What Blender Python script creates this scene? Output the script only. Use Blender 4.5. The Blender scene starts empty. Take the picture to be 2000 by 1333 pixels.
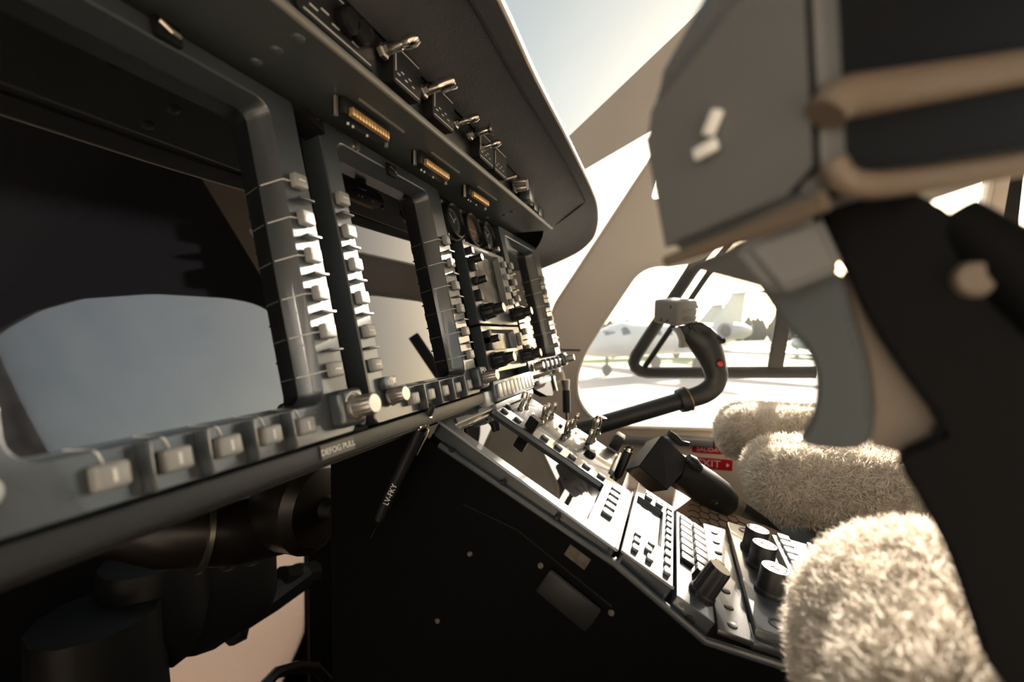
import bpy, bmesh, math, random
import numpy as np
from mathutils import Vector, Matrix, Euler, Quaternion
C = bpy.context.scene.collection
S = bpy.context.scene
random.seed(7)
# ------------------------------------------------------------------ camera
ZC = 2.0                                  # eye height above the apron; cockpit coordinates are relative to the eye
F = 889.0
YAW = math.atan(320/F); PITCH = -math.atan(18.5/F)
c0 = Vector((math.cos(YAW), math.sin(YAW), 0)); RT = Vector((math.sin(YAW), -math.cos(YAW), 0)); ZV = Vector((0, 0, 1))
FW = c0*math.cos(PITCH) + ZV*math.sin(PITCH)
UP = ZV*math.cos(PITCH) - c0*math.sin(PITCH)
EYE = Vector((0, 0, ZC))
cam = bpy.data.cameras.new('camera'); co = bpy.data.objects.new('camera', cam); C.objects.link(co)
m = Matrix((RT, UP, -FW)).transposed().to_4x4(); m.translation = EYE
co.matrix_world = m
cam.sensor_width = 36.0; cam.lens = F/2000*36.0; cam.clip_start = .005; cam.clip_end = 3000
cam.dof.use_dof = True; cam.dof.focus_distance = .43; cam.dof.aperture_fstop = 5.6
S.camera = co
# ------------------------------------------------------------------ sky, sun, exposure
SUN = Vector((1, -.25, .345)).normalized()
w = bpy.data.worlds.new('world'); S.world = w; w.use_nodes = True
nt = w.node_tree
sky = nt.nodes.new('ShaderNodeTexSky'); sky.sky_type = 'NISHITA'; sky.sun_disc = False
sky.sun_elevation = math.asin(SUN.z); sky.sun_rotation = math.atan2(SUN.x, SUN.y)
sky.air_density = 1.0; sky.dust_density = 1.6; sky.ozone_density = .6
bgn = nt.nodes['Background']; bgn.inputs[1].default_value = .33
hz = nt.nodes.new('ShaderNodeMix'); hz.data_type = 'RGBA'; hz.blend_type = 'ADD'; hz.inputs[0].default_value = 1.0
hz.inputs[7].default_value = (2.2, 2.4, 2.15, 1)              # even bright overcast haze over the clear-sky gradient
nt.links.new(sky.outputs[0], hz.inputs[6]); nt.links.new(hz.outputs[2], bgn.inputs[0])
sl = bpy.data.lights.new('sun', 'SUN'); so = bpy.data.objects.new('sun', sl); C.objects.link(so)
sl.energy = 30; sl.angle = .02; sl.color = (1, .925, .84)
so.rotation_euler = SUN.to_track_quat('Z', 'Y').to_euler(); so.location = SUN*40+EYE
S.view_settings.view_transform = 'Standard'; S.view_settings.look = 'None'
S.view_settings.exposure = 0.0; S.view_settings.gamma = 1.0; S.view_settings.use_curve_mapping = False
try:
    S.cycles.use_denoising = True; S.cycles.max_bounces = 10; S.cycles.transparent_max_bounces = 16
    S.cycles.sample_clamp_indirect = 6.0
except Exception: pass
# ------------------------------------------------------------------ projection helpers used only to read real positions off the photograph
def D(px, py): return RT*((px-1000)/F) + UP*((666.5-py)/F) + FW
def W(x, y, z): return Vector((x, y, z+ZC))
def onX(px, py, x): d = D(px, py); return EYE + d*(x/d.x)
def onY(px, py, y): d = D(px, py); return EYE + d*(y/d.y)
def onZ(px, py, z): d = D(px, py); return EYE + d*(z/d.z)
def depth(px, py, t): return EYE + D(px, py)*t
T = math.atan(.23)
def frame(o, e1, e2):
    e1 = Vector(e1).normalized(); e2 = Vector(e2); e2 = (e2-e1*e2.dot(e1)).normalized(); n = e1.cross(e2)
    M = Matrix((e1, e2, n)).transposed().to_4x4(); M.translation = o
    return M
M_PAN = frame(W(0, .193, 0), (1, 0, 0), (0, math.sin(T), math.cos(T)))     # x right, y up the panel, z out to the pilot
TH = math.radians(30)
M_CON = frame(W(0, .0358, -.1583), (1, 0, 0), (0, math.cos(TH), math.sin(TH)))   # x right, y forward up the console, z up off it
TF = math.radians(10)
M_FLAT = frame(W(0, -.027, -.197), (1, 0, 0), (0, math.cos(TF), math.sin(TF)))
M_WALL = frame(W(1.15, 0, 0), (0, 1, 0), (-.25, 0, 1))                     # x forward, y up the wall, z outward
KW = math.sqrt(1+.0625)
def onM(M, px, py, off=0):
    Mi = M.inverted(); o = Mi @ EYE; d = Mi.to_3x3() @ D(px, py); t = (off-o.z)/d.z; p = o+d*t
    return p
def pan(px, py, off=0): p = onM(M_PAN, px, py, off); return p.x, p.y
def con(px, py, off=0): p = onM(M_CON, px, py, off); return p.x, p.y
def wal(px, py, off=0): p = onM(M_WALL, px, py, off); return p.x, p.y
def TR(x, y, z=0): return Matrix.Translation((x, y, z))
def RX(a): return Matrix.Rotation(a, 4, 'X')
def RY(a): return Matrix.Rotation(a, 4, 'Y')
def RZ(a): return Matrix.Rotation(a, 4, 'Z')
I4 = Matrix.Identity(4)
# ------------------------------------------------------------------ materials
def mat(name, col, rough=.5, metal=0., spec=.5, bump=0., bscale=200., var=0., vscale=20., coat=0., ior=1.5, detail=3., col2=None, rvar=0.):
    M = bpy.data.materials.new(name); M.use_nodes = True; t = M.node_tree; b = t.nodes['Principled BSDF']
    b.inputs['Base Color'].default_value = (*col, 1); b.inputs['Roughness'].default_value = rough
    b.inputs['Metallic'].default_value = metal; b.inputs['Specular IOR Level'].default_value = spec
    b.inputs['Coat Weight'].default_value = coat; b.inputs['IOR'].default_value = ior
    tc = t.nodes.new('ShaderNodeTexCoord')
    if var or col2:
        n = t.nodes.new('ShaderNodeTexNoise'); n.inputs['Scale'].default_value = vscale; n.inputs['Detail'].default_value = 5
        t.links.new(tc.outputs['Object'], n.inputs['Vector'])
        r = t.nodes.new('ShaderNodeValToRGB'); r.color_ramp.elements[0].position = .35; r.color_ramp.elements[1].position = .65
        c2 = col2 or tuple(x*(1-var) for x in col)
        r.color_ramp.elements[0].color = (*c2, 1); r.color_ramp.elements[1].color = (*col, 1)
        t.links.new(n.outputs['Fac'], r.inputs[0]); t.links.new(r.outputs[0], b.inputs['Base Color'])
    if rvar:
        n3 = t.nodes.new('ShaderNodeTexNoise'); n3.inputs['Scale'].default_value = vscale; n3.inputs['Detail'].default_value = 6
        t.links.new(tc.outputs['Object'], n3.inputs['Vector'])
        mr = t.nodes.new('ShaderNodeMapRange'); mr.inputs['To Min'].default_value = max(0, rough-rvar); mr.inputs['To Max'].default_value = rough+rvar
        t.links.new(n3.outputs['Fac'], mr.inputs['Value']); t.links.new(mr.outputs[0], b.inputs['Roughness'])
    if bump:
        n2 = t.nodes.new('ShaderNodeTexNoise'); n2.inputs['Scale'].default_value = bscale; n2.inputs['Detail'].default_value = detail
        t.links.new(tc.outputs['Object'], n2.inputs['Vector'])
        bp = t.nodes.new('ShaderNodeBump'); bp.inputs['Strength'].default_value = bump; bp.inputs['Distance'].default_value = .001
        t.links.new(n2.outputs['Fac'], bp.inputs['Height']); t.links.new(bp.outputs[0], b.inputs['Normal'])
    return M
def pane_mat(name, tint, dirt_veil=.0, ior=1.25):
    """thin window pane: lets light through, a faint mirror reflection, a little scatter for specks and a glare veil"""
    M = bpy.data.materials.new(name); M.use_nodes = True; t = M.node_tree; t.nodes.clear()
    out = t.nodes.new('ShaderNodeOutputMaterial')
    tr = t.nodes.new('ShaderNodeBsdfTransparent'); tr.inputs[0].default_value = (*tint, 1)
    gl = t.nodes.new('ShaderNodeBsdfGlossy'); gl.inputs['Roughness'].default_value = .01; gl.inputs[0].default_value = (1, 1, 1, 1)
    lw = t.nodes.new('ShaderNodeFresnel'); lw.inputs['IOR'].default_value = ior
    m1 = t.nodes.new('ShaderNodeMixShader'); t.links.new(lw.outputs[0], m1.inputs[0]); t.links.new(tr.outputs[0], m1.inputs[1]); t.links.new(gl.outputs[0], m1.inputs[2])
    last = m1
    if dirt_veil:
        tl = t.nodes.new('ShaderNodeBsdfTranslucent'); tl.inputs[0].default_value = (.85, .84, .8, 1)
        tc = t.nodes.new('ShaderNodeTexCoord')
        n = t.nodes.new('ShaderNodeTexNoise'); n.inputs['Scale'].default_value = 6; n.inputs['Detail'].default_value = 8
        t.links.new(tc.outputs['Object'], n.inputs['Vector'])
        v = t.nodes.new('ShaderNodeTexVoronoi'); v.inputs['Scale'].default_value = 90; t.links.new(tc.outputs['Object'], v.inputs['Vector'])
        lt = t.nodes.new('ShaderNodeMath'); lt.operation = 'LESS_THAN'; lt.inputs[1].default_value = .07; t.links.new(v.outputs['Distance'], lt.inputs[0])
        mr = t.nodes.new('ShaderNodeMapRange'); mr.inputs['From Min'].default_value = .35; mr.inputs['From Max'].default_value = .7
        mr.inputs['To Min'].default_value = dirt_veil*.5; mr.inputs['To Max'].default_value = dirt_veil*1.5; t.links.new(n.outputs['Fac'], mr.inputs['Value'])
        ad = t.nodes.new('ShaderNodeMath'); ad.operation = 'MULTIPLY_ADD'; ad.inputs[1].default_value = dirt_veil*2
        t.links.new(lt.outputs[0], ad.inputs[0]); t.links.new(mr.outputs[0], ad.inputs[2])
        m2 = t.nodes.new('ShaderNodeMixShader'); t.links.new(ad.outputs[0], m2.inputs[0]); t.links.new(m1.outputs[0], m2.inputs[1]); t.links.new(tl.outputs[0], m2.inputs[2])
        last = m2
    t.links.new(last.outputs[0], out.inputs[0])
    return M
def wool_mat(name, col, tr=.35):
    M = bpy.data.materials.new(name); M.use_nodes = True; t = M.node_tree; t.nodes.clear()
    o = t.nodes.new('ShaderNodeOutputMaterial'); d = t.nodes.new('ShaderNodeBsdfDiffuse'); l = t.nodes.new('ShaderNodeBsdfTranslucent'); x = t.nodes.new('ShaderNodeMixShader')
    tc = t.nodes.new('ShaderNodeTexCoord'); n = t.nodes.new('ShaderNodeTexNoise'); n.inputs['Scale'].default_value = 55; t.links.new(tc.outputs['Object'], n.inputs['Vector'])
    r = t.nodes.new('ShaderNodeValToRGB'); r.color_ramp.elements[0].position = .3; r.color_ramp.elements[1].position = .7
    r.color_ramp.elements[0].color = (*[c*.86 for c in col], 1); r.color_ramp.elements[1].color = (*col, 1); t.links.new(n.outputs['Fac'], r.inputs[0])
    t.links.new(r.outputs[0], d.inputs[0]); t.links.new(r.outputs[0], l.inputs[0]); x.inputs[0].default_value = tr
    t.links.new(d.outputs[0], x.inputs[1]); t.links.new(l.outputs[0], x.inputs[2]); t.links.new(x.outputs[0], o.inputs[0]); return M
MT = dict(
    bezel=mat('bezel paint', (.044, .054, .063), .34, spec=.9, bump=.12, bscale=1500, coat=.5),
    recess=mat('recess black', (.008, .008, .009), .6, spec=.2),
    key=mat('grey key plastic', (.33, .33, .325), .38, spec=.6, bump=.05, bscale=1200),
    mark=mat('white paint mark', (.85, .84, .8), .5),
    screen=mat('display glass', (.004, .004, .005), .012, ior=1.9), screenb=mat('weak mirror display glass', (.004, .004, .005), .012, ior=1.55),  # screenb reflects less, toning down the bright sky in those displays
    screen2=mat('display glass with dust', (.10, .098, .092), .16, spec=.9, rvar=.08, vscale=60, col2=(.03, .03, .03)),
    lcd=mat('grey lcd glass', (.05, .055, .055), .16, spec=1.0, rvar=.08, vscale=60),
    knob=mat('satin metal knob', (.5, .47, .43), .32, metal=.85, bump=.1, bscale=900),
    knobcap=mat('knob cap', (.55, .55, .54), .35, metal=.5),
    blackknob=mat('black knob plastic', (.012, .012, .013), .42, spec=.5, bump=.08, bscale=1500),
    shelf=mat('grey green painted aluminium', (.075, .088, .084), .45, spec=.5, bump=.12, bscale=900, var=.12, vscale=30),
    shelfedge=mat('worn edge', (.3, .28, .25), .4, metal=.3),
    black=mat('satin black', (.012, .0125, .013), .45, spec=.4, bump=.1, bscale=1200),
    sideblack=mat('black console side', (.003, .0032, .0036), .5, spec=.06, bump=.1, bscale=800),
    consoletop=mat('black console top', (.02, .021, .022), .34, spec=.9, coat=.5, bump=.12, bscale=1400),
    leather=mat('grey glareshield leather', (.082, .086, .088), .6, spec=.35, bump=.5, bscale=420, var=.15, vscale=25),
    seam=mat('seam thread', (.02, .02, .02), .8),
    chrome=mat('polished steel', (.72, .66, .58), .16, metal=1.0, bump=.03, bscale=300),
    steel=mat('worn steel', (.5, .47, .43), .35, metal=1.0),
    gold=mat('brass contact', (.75, .46, .2), .35, metal=.6),
    cream=mat('cream cabin trim', (.82, .71, .60), .5, spec=.4, bump=.1, bscale=500, var=.06, vscale=6),
    creamedge=mat('pale window trim', (.75, .66, .55), .45),
    headliner=mat('headliner', (.025, .022, .02), .8), darklining=mat('dark cabin lining', (.014, .011, .010), .7), pillar=mat('grey pillar lining', (.45, .43, .41), .6), neardark=mat('shaded stick housing', (.11, .112, .112), .5, spec=.4), boltdull=mat('dull bolt', (.16, .14, .12), .5, metal=.6), nearside=mat('shaded housing flank', (.006, .007, .009), .55, spec=.12), nearstick=mat('shaded near grip rubber', (.004, .004, .0045), .6, spec=.08), nearrim=mat('tan lit housing edge', (.15, .115, .085), .45, spec=.4), neartrig=mat('blue grey trigger', (.052, .062, .066), .5, spec=.4), nearweb=mat('tan trigger web', (.17, .135, .105), .55, spec=.3),  # near* colours hold the shade and edge light of the same stick
    floor=mat('dark carpet', (.02, .019, .018), .9, bump=.4, bscale=900),
    grey=mat('grey painted metal', (.32, .33, .34), .3, metal=.35),
    stick=mat('black stick rubber', (.032, .036, .036), .42, spec=.5, bump=.15, bscale=900),
    head=mat('grey stick housing', (.24, .235, .225), .45, spec=.45, bump=.1, bscale=700),
    trig=mat('trigger web', (.4, .33, .26), .45),
    red=mat('red button', (.75, .05, .05), .35),
    sign=mat('red sign', (.62, .015, .03), .35),
    signtext=mat('sign lettering', (.95, .9, .85), .5),
    fleece=wool_mat('sheepskin wool', (.95, .88, .78)),
    seatgrey=mat('blue grey seat leather', (.16, .185, .19), .5, bump=.3, bscale=300),
    seattan=mat('tan seat leather', (.42, .29, .19), .5, bump=.3, bscale=300),
    frameblk=mat('window frame black', (.03, .032, .032), .5),
    pane=pane_mat('window pane', (.87, .85, .82), .012, 1.12), gaugeglass=pane_mat('gauge glass', (.9, .9, .9), 0., 1.4),  # scatter in the window pane also veils the outside view with glare
    wshield=pane_mat('windshield pane', (.58, .57, .54), .02, 1.06),
    chin=pane_mat('tinted chin pane', (.50, .44, .39), .0),
    chincool=pane_mat('cool edge tint', (.3, .38, .42), .0),
    duct=mat('duct rubber', (.010, .008, .007), .35),
    dial=mat('dial face', (.02, .021, .022), .5),
    dialglass=mat('amber dial', (.55, .30, .18), .3),
    teal=mat('teal dial print', (.1, .4, .35), .5),
    net=mat('net cord', (.02, .017, .015), .6),
    jet=mat('white aircraft paint', (.50, .49, .47), .3, spec=.5),
    jetdark=mat('aircraft window', (.04, .045, .05), .15),
    jetgrey=mat('engine grey', (.22, .22, .23), .4),
    tyre=mat('tyre', (.04, .04, .04), .8),
    apron=mat('apron concrete', (.40, .34, .30), .85, var=.12, vscale=.6, bump=.1, bscale=20),
    grass=mat('airfield grass', (.20, .27, .09), .9, var=.3, vscale=.5),
    tree=mat('tree foliage', (.05, .06, .045), .9, var=.4, vscale=3),
    placard=mat('placard', (.10, .098, .085), .5), lip=mat('lower lip paint', (.028, .031, .034), .5, spec=.3),
    paper=mat('worn paper label', (.13, .105, .08), .6, var=.5, vscale=200),
    leatherblk=mat('black box', (.016, .016, .016), .38, spec=.5),
)
# ------------------------------------------------------------------ mesh helpers
def sharp(bm, ang=.6):
    for f in bm.faces: f.smooth = True
    for e in bm.edges:
        if len(e.link_faces) == 2:
            if e.link_faces[0].normal.angle(e.link_faces[1].normal, 0) > ang: e.smooth = False
def obj(name, bm, m, parent=None, M=None, label=None):
    bm.normal_update(); sharp(bm)
    me = bpy.data.meshes.new(name); bm.to_mesh(me); bm.free()
    for x in (m if isinstance(m, (list, tuple)) else [m]): me.materials.append(MT[x])
    o = bpy.data.objects.new(name, me); C.objects.link(o)
    if parent: o.parent = parent
    if M is not None: o.matrix_local = M
    if label: o['label'] = label
    return o
def inst(src, name, parent, M, label=None):
    o = src.copy(); C.objects.link(o); o.name = name; o.parent = parent; o.matrix_local = M
    if label: o['label'] = label
    return o
def thing(name, label, cat, M=I4, group=None):
    o = bpy.data.objects.new(name, None); C.objects.link(o); o.matrix_world = M; o.empty_display_size = .02
    o['label'] = label; o['category'] = cat
    if group: o['group'] = group
    return o
def tag(o, label, cat, group=None):
    o['label'] = label; o['category'] = cat
    if group: o['group'] = group
    return o
def struct(o): o['kind'] = 'structure'; return o
def B(): return bmesh.new()
def box(bm, c, s, r=0., M=I4, seg=2):
    t = bmesh.new(); bmesh.ops.create_cube(t, size=1)
    bmesh.ops.scale(t, vec=s, verts=t.verts)
    if r: bmesh.ops.bevel(t, geom=t.edges[:], offset=r, segments=seg, affect='EDGES', profile=.5)
    bmesh.ops.translate(t, vec=c, verts=t.verts); bmesh.ops.transform(t, matrix=M, verts=t.verts)
    merge(bm, t); return bm
def merge(bm, t):
    me = bpy.data.meshes.new('tmp'); t.to_mesh(me); t.free(); bm.from_mesh(me); bpy.data.meshes.remove(me)
def lathe(bm, prof, M=I4, n=20, flute=0., nf=0):
    """profile of (radius, z) turned about z; closed on the axis"""
    rings = []
    for r, z in prof:
        if r < 1e-6: rings.append([bm.verts.new(M @ Vector((0, 0, z)))])
        else:
            ring = []
            for i in range(n):
                rr = r*(1-flute*(i % 2)) if flute else r
                a = 2*math.pi*i/n; ring.append(bm.verts.new(M @ Vector((rr*math.cos(a), rr*math.sin(a), z))))
            rings.append(ring)
    for a, b in zip(rings, rings[1:]):
        for i in range(n):
            j = (i+1) % n
            if len(a) == 1 and len(b) > 1: bm.faces.new((a[0], b[i], b[j]))
            elif len(b) == 1 and len(a) > 1: bm.faces.new((a[i], a[j], b[0]))
            elif len(a) > 1: bm.faces.new((a[i], a[j], b[j], b[i]))
    bmesh.ops.recalc_face_normals(bm, faces=bm.faces[:])
    return bm
def tube(bm, pts, rad, n=10, caps=True, flat=1.0, up=None):
    pts = [Vector(p) for p in pts]; k = len(pts)
    if not isinstance(rad, (list, tuple)): rad = [rad]*k
    tang = [(pts[min(i+1, k-1)]-pts[max(i-1, 0)]).normalized() for i in range(k)]
    ref = Vector(up) if up else (Vector((0, 0, 1)) if abs(tang[0].z) < .9 else Vector((1, 0, 0)))
    rings = []
    for i in range(k):
        u = (ref-tang[i]*ref.dot(tang[i]))
        u = u.normalized() if u.length > 1e-6 else tang[i].orthogonal().normalized()
        v = tang[i].cross(u); ref = u
        rings.append([bm.verts.new(pts[i]+(u*math.cos(2*math.pi*j/n)*flat+v*math.sin(2*math.pi*j/n))*rad[i]) for j in range(n)])
    for a, b in zip(rings, rings[1:]):
        for j in range(n): bm.faces.new((a[j], a[(j+1) % n], b[(j+1) % n], b[j]))
    if caps: bm.faces.new(rings[0][::-1]); bm.faces.new(rings[-1])
    bmesh.ops.recalc_face_normals(bm, faces=bm.faces[:])
    return bm
def prism(bm, poly, z0, z1, M=I4, r=0.):
    t = bmesh.new()
    a = [t.verts.new((x, y, z0)) for x, y in poly]; b = [t.verts.new((x, y, z1)) for x, y in poly]
    t.faces.new(a[::-1]); t.faces.new(b); k = len(poly)
    for i in range(k): t.faces.new((a[i], a[(i+1) % k], b[(i+1) % k], b[i]))
    bmesh.ops.recalc_face_normals(t, faces=t.faces[:])
    if r: bmesh.ops.bevel(t, geom=t.edges[:], offset=r, segments=2, affect='EDGES')
    bmesh.ops.transform(t, matrix=M, verts=t.verts); merge(bm, t); return bm
def rrect(x0, x1, y0, y1, r, k=5):
    out = []
    for cx, cy, a0 in ((x1-r, y1-r, 0), (x0+r, y1-r, 90), (x0+r, y0+r, 180), (x1-r, y0+r, 270)):
        for i in range(k+1):
            a = math.radians(a0+90*i/k); out.append((cx+r*math.cos(a), cy+r*math.sin(a)))
    return out
def skin(bm, loops, closed=True, M=I4):
    """bridge successive loops of equal count; each loop is [(x,y,z)]"""
    L = [[bm.verts.new(M @ Vector(p)) for p in lp] for lp in loops]; n = len(L[0])
    for a, b in zip(L, L[1:]):
        for i in range(n if closed else n-1):
            j = (i+1) % n; bm.faces.new((a[i], a[j], b[j], b[i]))
    bmesh.ops.recalc_face_normals(bm, faces=bm.faces[:]); return L
def ring_frame(bm, outer, inner_f, inner_b, zb, zf=0., e=.0008, M=I4):
    """moulded frame: outer wall, small edge round, front face, sloping inner wall down to the glass. outer/inner = (x0,x1,y0,y1,r)"""
    o = rrect(*outer); x0, x1, y0, y1, r = outer; o2 = rrect(x0+e, x1-e, y0+e, y1-e, max(r-e, .0005))
    f = rrect(*inner_f); x0, x1, y0, y1, r = inner_f; f2 = rrect(x0+e, x1-e, y0+e, y1-e, max(r-e, .0003)); b = rrect(*inner_b)
    z3 = lambda p, z: [(x, y, z) for x, y in p]
    skin(bm, [z3(o, zb), z3(o, zf-e), z3(o2, zf), z3(f, zf), z3(f2, zf-e), z3(b, zb)], True, M)
    return bm
def plate(polys, t):
    """flat plate with holes from 2D polygons (first = outline), thickness t around z=0"""
    cu = bpy.data.curves.new('tmp', 'CURVE'); cu.dimensions = '2D'; cu.fill_mode = 'BOTH'; cu.extrude = t/2
    for p in polys:
        s = cu.splines.new('POLY'); s.points.add(len(p)-1)
        for q, (x, y) in zip(s.points, p): q.co = (x, y, 0, 1)
        s.use_cyclic_u = True
    o = bpy.data.objects.new('tmp', cu); C.objects.link(o)
    dg = bpy.context.evaluated_depsgraph_get(); me = bpy.data.meshes.new_from_object(o.evaluated_get(dg))
    bpy.data.objects.remove(o); bpy.data.curves.remove(cu)
    bm = bmesh.new(); bm.from_mesh(me); bpy.data.meshes.remove(me); bmesh.ops.remove_doubles(bm, verts=bm.verts, dist=1e-6)
    return bm
def text_bm(s, size, ext=.0002, align='CENTER'):
    cu = bpy.data.curves.new('tmp', 'FONT'); cu.body = s; cu.size = size; cu.extrude = ext; cu.align_x = align; cu.align_y = 'CENTER'
    o = bpy.data.objects.new('tmp', cu); C.objects.link(o)
    dg = bpy.context.evaluated_depsgraph_get(); me = bpy.data.meshes.new_from_object(o.evaluated_get(dg))
    bpy.data.objects.remove(o); bpy.data.curves.remove(cu)
    bm = bmesh.new(); bm.from_mesh(me); bpy.data.meshes.remove(me); return bm
def smooth_poly(pts, n=6):
    """Catmull-Rom closed polygon"""
    out = []; k = len(pts); P = [Vector((p[0], p[1])) for p in pts]
    for i in range(k):
        a, b, c, d = P[i-1], P[i], P[(i+1) % k], P[(i+2) % k]
        for j in range(n):
            t = j/n; out.append(tuple(.5*((2*b)+(c-a)*t+(2*a-5*b+4*c-d)*t*t+(3*b-a-3*c+d)*t**3)))
    return out
def round_poly(pts, r, k=5):
    """polygon with every corner rounded; r one radius or a list"""
    out = []; n = len(pts)
    for i in range(n):
        p = Vector(pts[i]); a = Vector(pts[i-1]); b = Vector(pts[(i+1) % n]); rr = r[i] if isinstance(r, (list, tuple)) else r
        u = (a-p); v = (b-p); d = min(rr, u.length*.49, v.length*.49); p0 = p+u.normalized()*d; p1 = p+v.normalized()*d
        for j in range(k+1):
            t = j/k; out.append(tuple(p0*(1-t)**2+p*2*t*(1-t)+p1*t*t))
    return out
def spl(pts, n=8):
    """Catmull-Rom open curve through 3D points (last component may be radius)"""
    P = [Vector(p) for p in pts]; P = [P[0]*2-P[1]]+P+[P[-1]*2-P[-2]]; out = []
    for i in range(1, len(P)-2):
        a, b, c, d = P[i-1:i+3]
        for j in range(n):
            t = j/n; out.append(.5*((2*b)+(c-a)*t+(2*a-5*b+4*c-d)*t*t+(3*b-a-3*c+d)*t**3))
    out.append(P[-2]); return out
def screw_bm(r=.003, h=.0016):
    bm = B(); lathe(bm, [(r, 0), (r, h*.5), (r*.7, h), (0, h)], n=12); box(bm, (0, 0, h), (r*1.2, r*.22, h*.4)); return bm
# ================================================================== OUTSIDE
def flat(name, x0, x1, y0, y1, z, m):
    bm = B(); vs = [bm.verts.new((x, y, z)) for x, y in ((x0, y0), (x1, y0), (x1, y1), (x0, y1))]; bm.faces.new(vs)
    return struct(obj(name, bm, m))
flat('apron', -400, 600, -500, 500, 0, 'apron')
flat('grass_strip', 27, 43, -300, 300, .02, 'grass')
flat('grass_field', 62, 600, -500, 500, .03, 'grass')
bm = B(); rr = random.Random(3)
for i in range(420):
    y = -150+300*i/420+rr.uniform(-1, 1); t = bmesh.new(); bmesh.ops.create_icosphere(t, subdivisions=1, radius=1)
    for v in t.verts: v.co *= rr.uniform(.8, 1.2)
    bmesh.ops.scale(t, vec=(1.5, 1.3, rr.uniform(2.2, 3.4)), verts=t.verts); bmesh.ops.translate(t, vec=(112+rr.uniform(-3, 6), y, 2.0), verts=t.verts); merge(bm, t)
o = obj('treeline', bm, 'tree'); o['kind'] = 'stuff'; tag(o, 'dark hazy line of trees beyond the airfield grass', 'trees')
def RD(lat, dep): p = RT*lat+c0*dep; return Vector((p.x, p.y, 0))
def make_jet(name, label, lat, dep, dl, dd, group=None):
    ax = (RT*dl+c0*dd); ax = Vector((ax.x, ax.y, 0)).normalized(); p = RD(lat, dep)
    M = frame(p, ax, ZV.cross(ax)); t = thing(name, label, 'aircraft', M, group)     # x runs aft from the nose wheel
    bm = B(); st = [(-2.0, 1.25, .06), (-1.7, 1.28, .26), (-1.0, 1.38, .5), (0, 1.5, .68), (.7, 1.6, .78), (1.6, 1.66, .8), (6.5, 1.66, .8), (8.5, 1.75, .68), (10.2, 1.9, .42), (11.2, 2.0, .16)]
    q = spl([(x, 0, z, r) for x, z, r in st], 4)
    tube(bm, [v.xyz for v in q], [v[3] for v in q], n=28, up=(0, 1, 0)); obj('fuselage', bm, 'jet', t)
    for s in (-1, 1):
        def patch(name, x0, x1, a0, a1, m):
            bm = B(); rows = []
            for i in range(6):
                x = x0+(x1-x0)*i/5; k = min(range(len(q)), key=lambda j: abs(q[j][0]-x)); k = max(1, min(len(q)-1, k)); A_, B_ = q[k-1], q[k]; u = (x-A_[0])/max(1e-6, B_[0]-A_[0]); v = A_.lerp(B_, max(0, min(1.5, u)))
                rows.append([(x, s*(v[3]+.012)*math.cos(math.radians(a0+(a1-a0)*j/5)), v[2]+(v[3]+.012)*math.sin(math.radians(a0+(a1-a0)*j/5))) for j in range(6)])
            skin(bm, rows, False); return obj(name, bm, m, t)
        patch('windshield_panel', -.55, .25, 40, 86, 'jetdark'); patch('side_window', .3, .75, 22, 52, 'jetdark')
        bm = B(); prism(bm, [(4.2, s*.5), (6.6, s*.5), (6.5, s*6.4), (5.6, s*6.4)], .98, 1.12); obj('wing', bm, 'jet', t)
        bm = B(); lathe(bm, [(.3, .15), (.36, 0), (.44, .05), (.46, .7), (.4, 1.7), (.26, 2.3), (.2, 2.3)], frame((7.3, s*1.25, 2.02), (0, 1, 0), (0, 0, 1)) , n=24); e = obj('engine', bm, 'jetgrey', t)
        bm = B(); lathe(bm, [(0, .2), (.36, .2)], frame((7.3, s*1.25, 2.02), (0, 1, 0), (0, 0, 1)), n=24); obj('fan', bm, 'jetdark', e)
        bm = B(); tube(bm, [(5.0, s*1.25, 1.1), (5.0, s*1.25, .3)], .07); lathe(bm, [(0, -.12), (.3, -.12), (.34, -.06), (.34, .06), (.3, .12), (0, .12)], TR(5.0, s*1.25, .34) @ RX(math.pi/2), 18); obj('main_wheel', bm, 'tyre', t)
        for k in range(5):
            patch('cabin_window', 2.5+k*.8, 2.85+k*.8, 12, 32, 'jetdark')
    bm = B(); tube(bm, [(0, 0, 1.0), (0, 0, .25)], .06); lathe(bm, [(0, -.1), (.22, -.1), (.26, -.05), (.26, .05), (.22, .1), (0, .1)], TR(0, 0, .26) @ RX(math.pi/2), 18); obj('nose_wheel', bm, 'tyre', t)
    bm = B(); prism(bm, [(8.2, 2.3), (10.4, 4.25), (11.5, 4.25), (11.0, 2.1)], -.09, .09, RX(math.pi/2)); f = obj('tail_fin', bm, 'jet', t)
    bm = B(); prism(bm, [(10.3, -2.1), (10.5, 0), (10.3, 2.1), (11.0, 2.1), (11.6, 0), (11.0, -2.1)], 4.2, 4.29); obj('tailplane', bm, 'jet', t)
    return t
j1 = make_jet('business_jet', 'white twin engine jet with T tail parked outside the side window', 4.3, 20.6, .826, .563)
j2 = make_jet('business_jet', 'second pale jet parked behind, its cabin top showing behind the slanted window bar', 7.6, 34.0, .9, .43)
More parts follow.
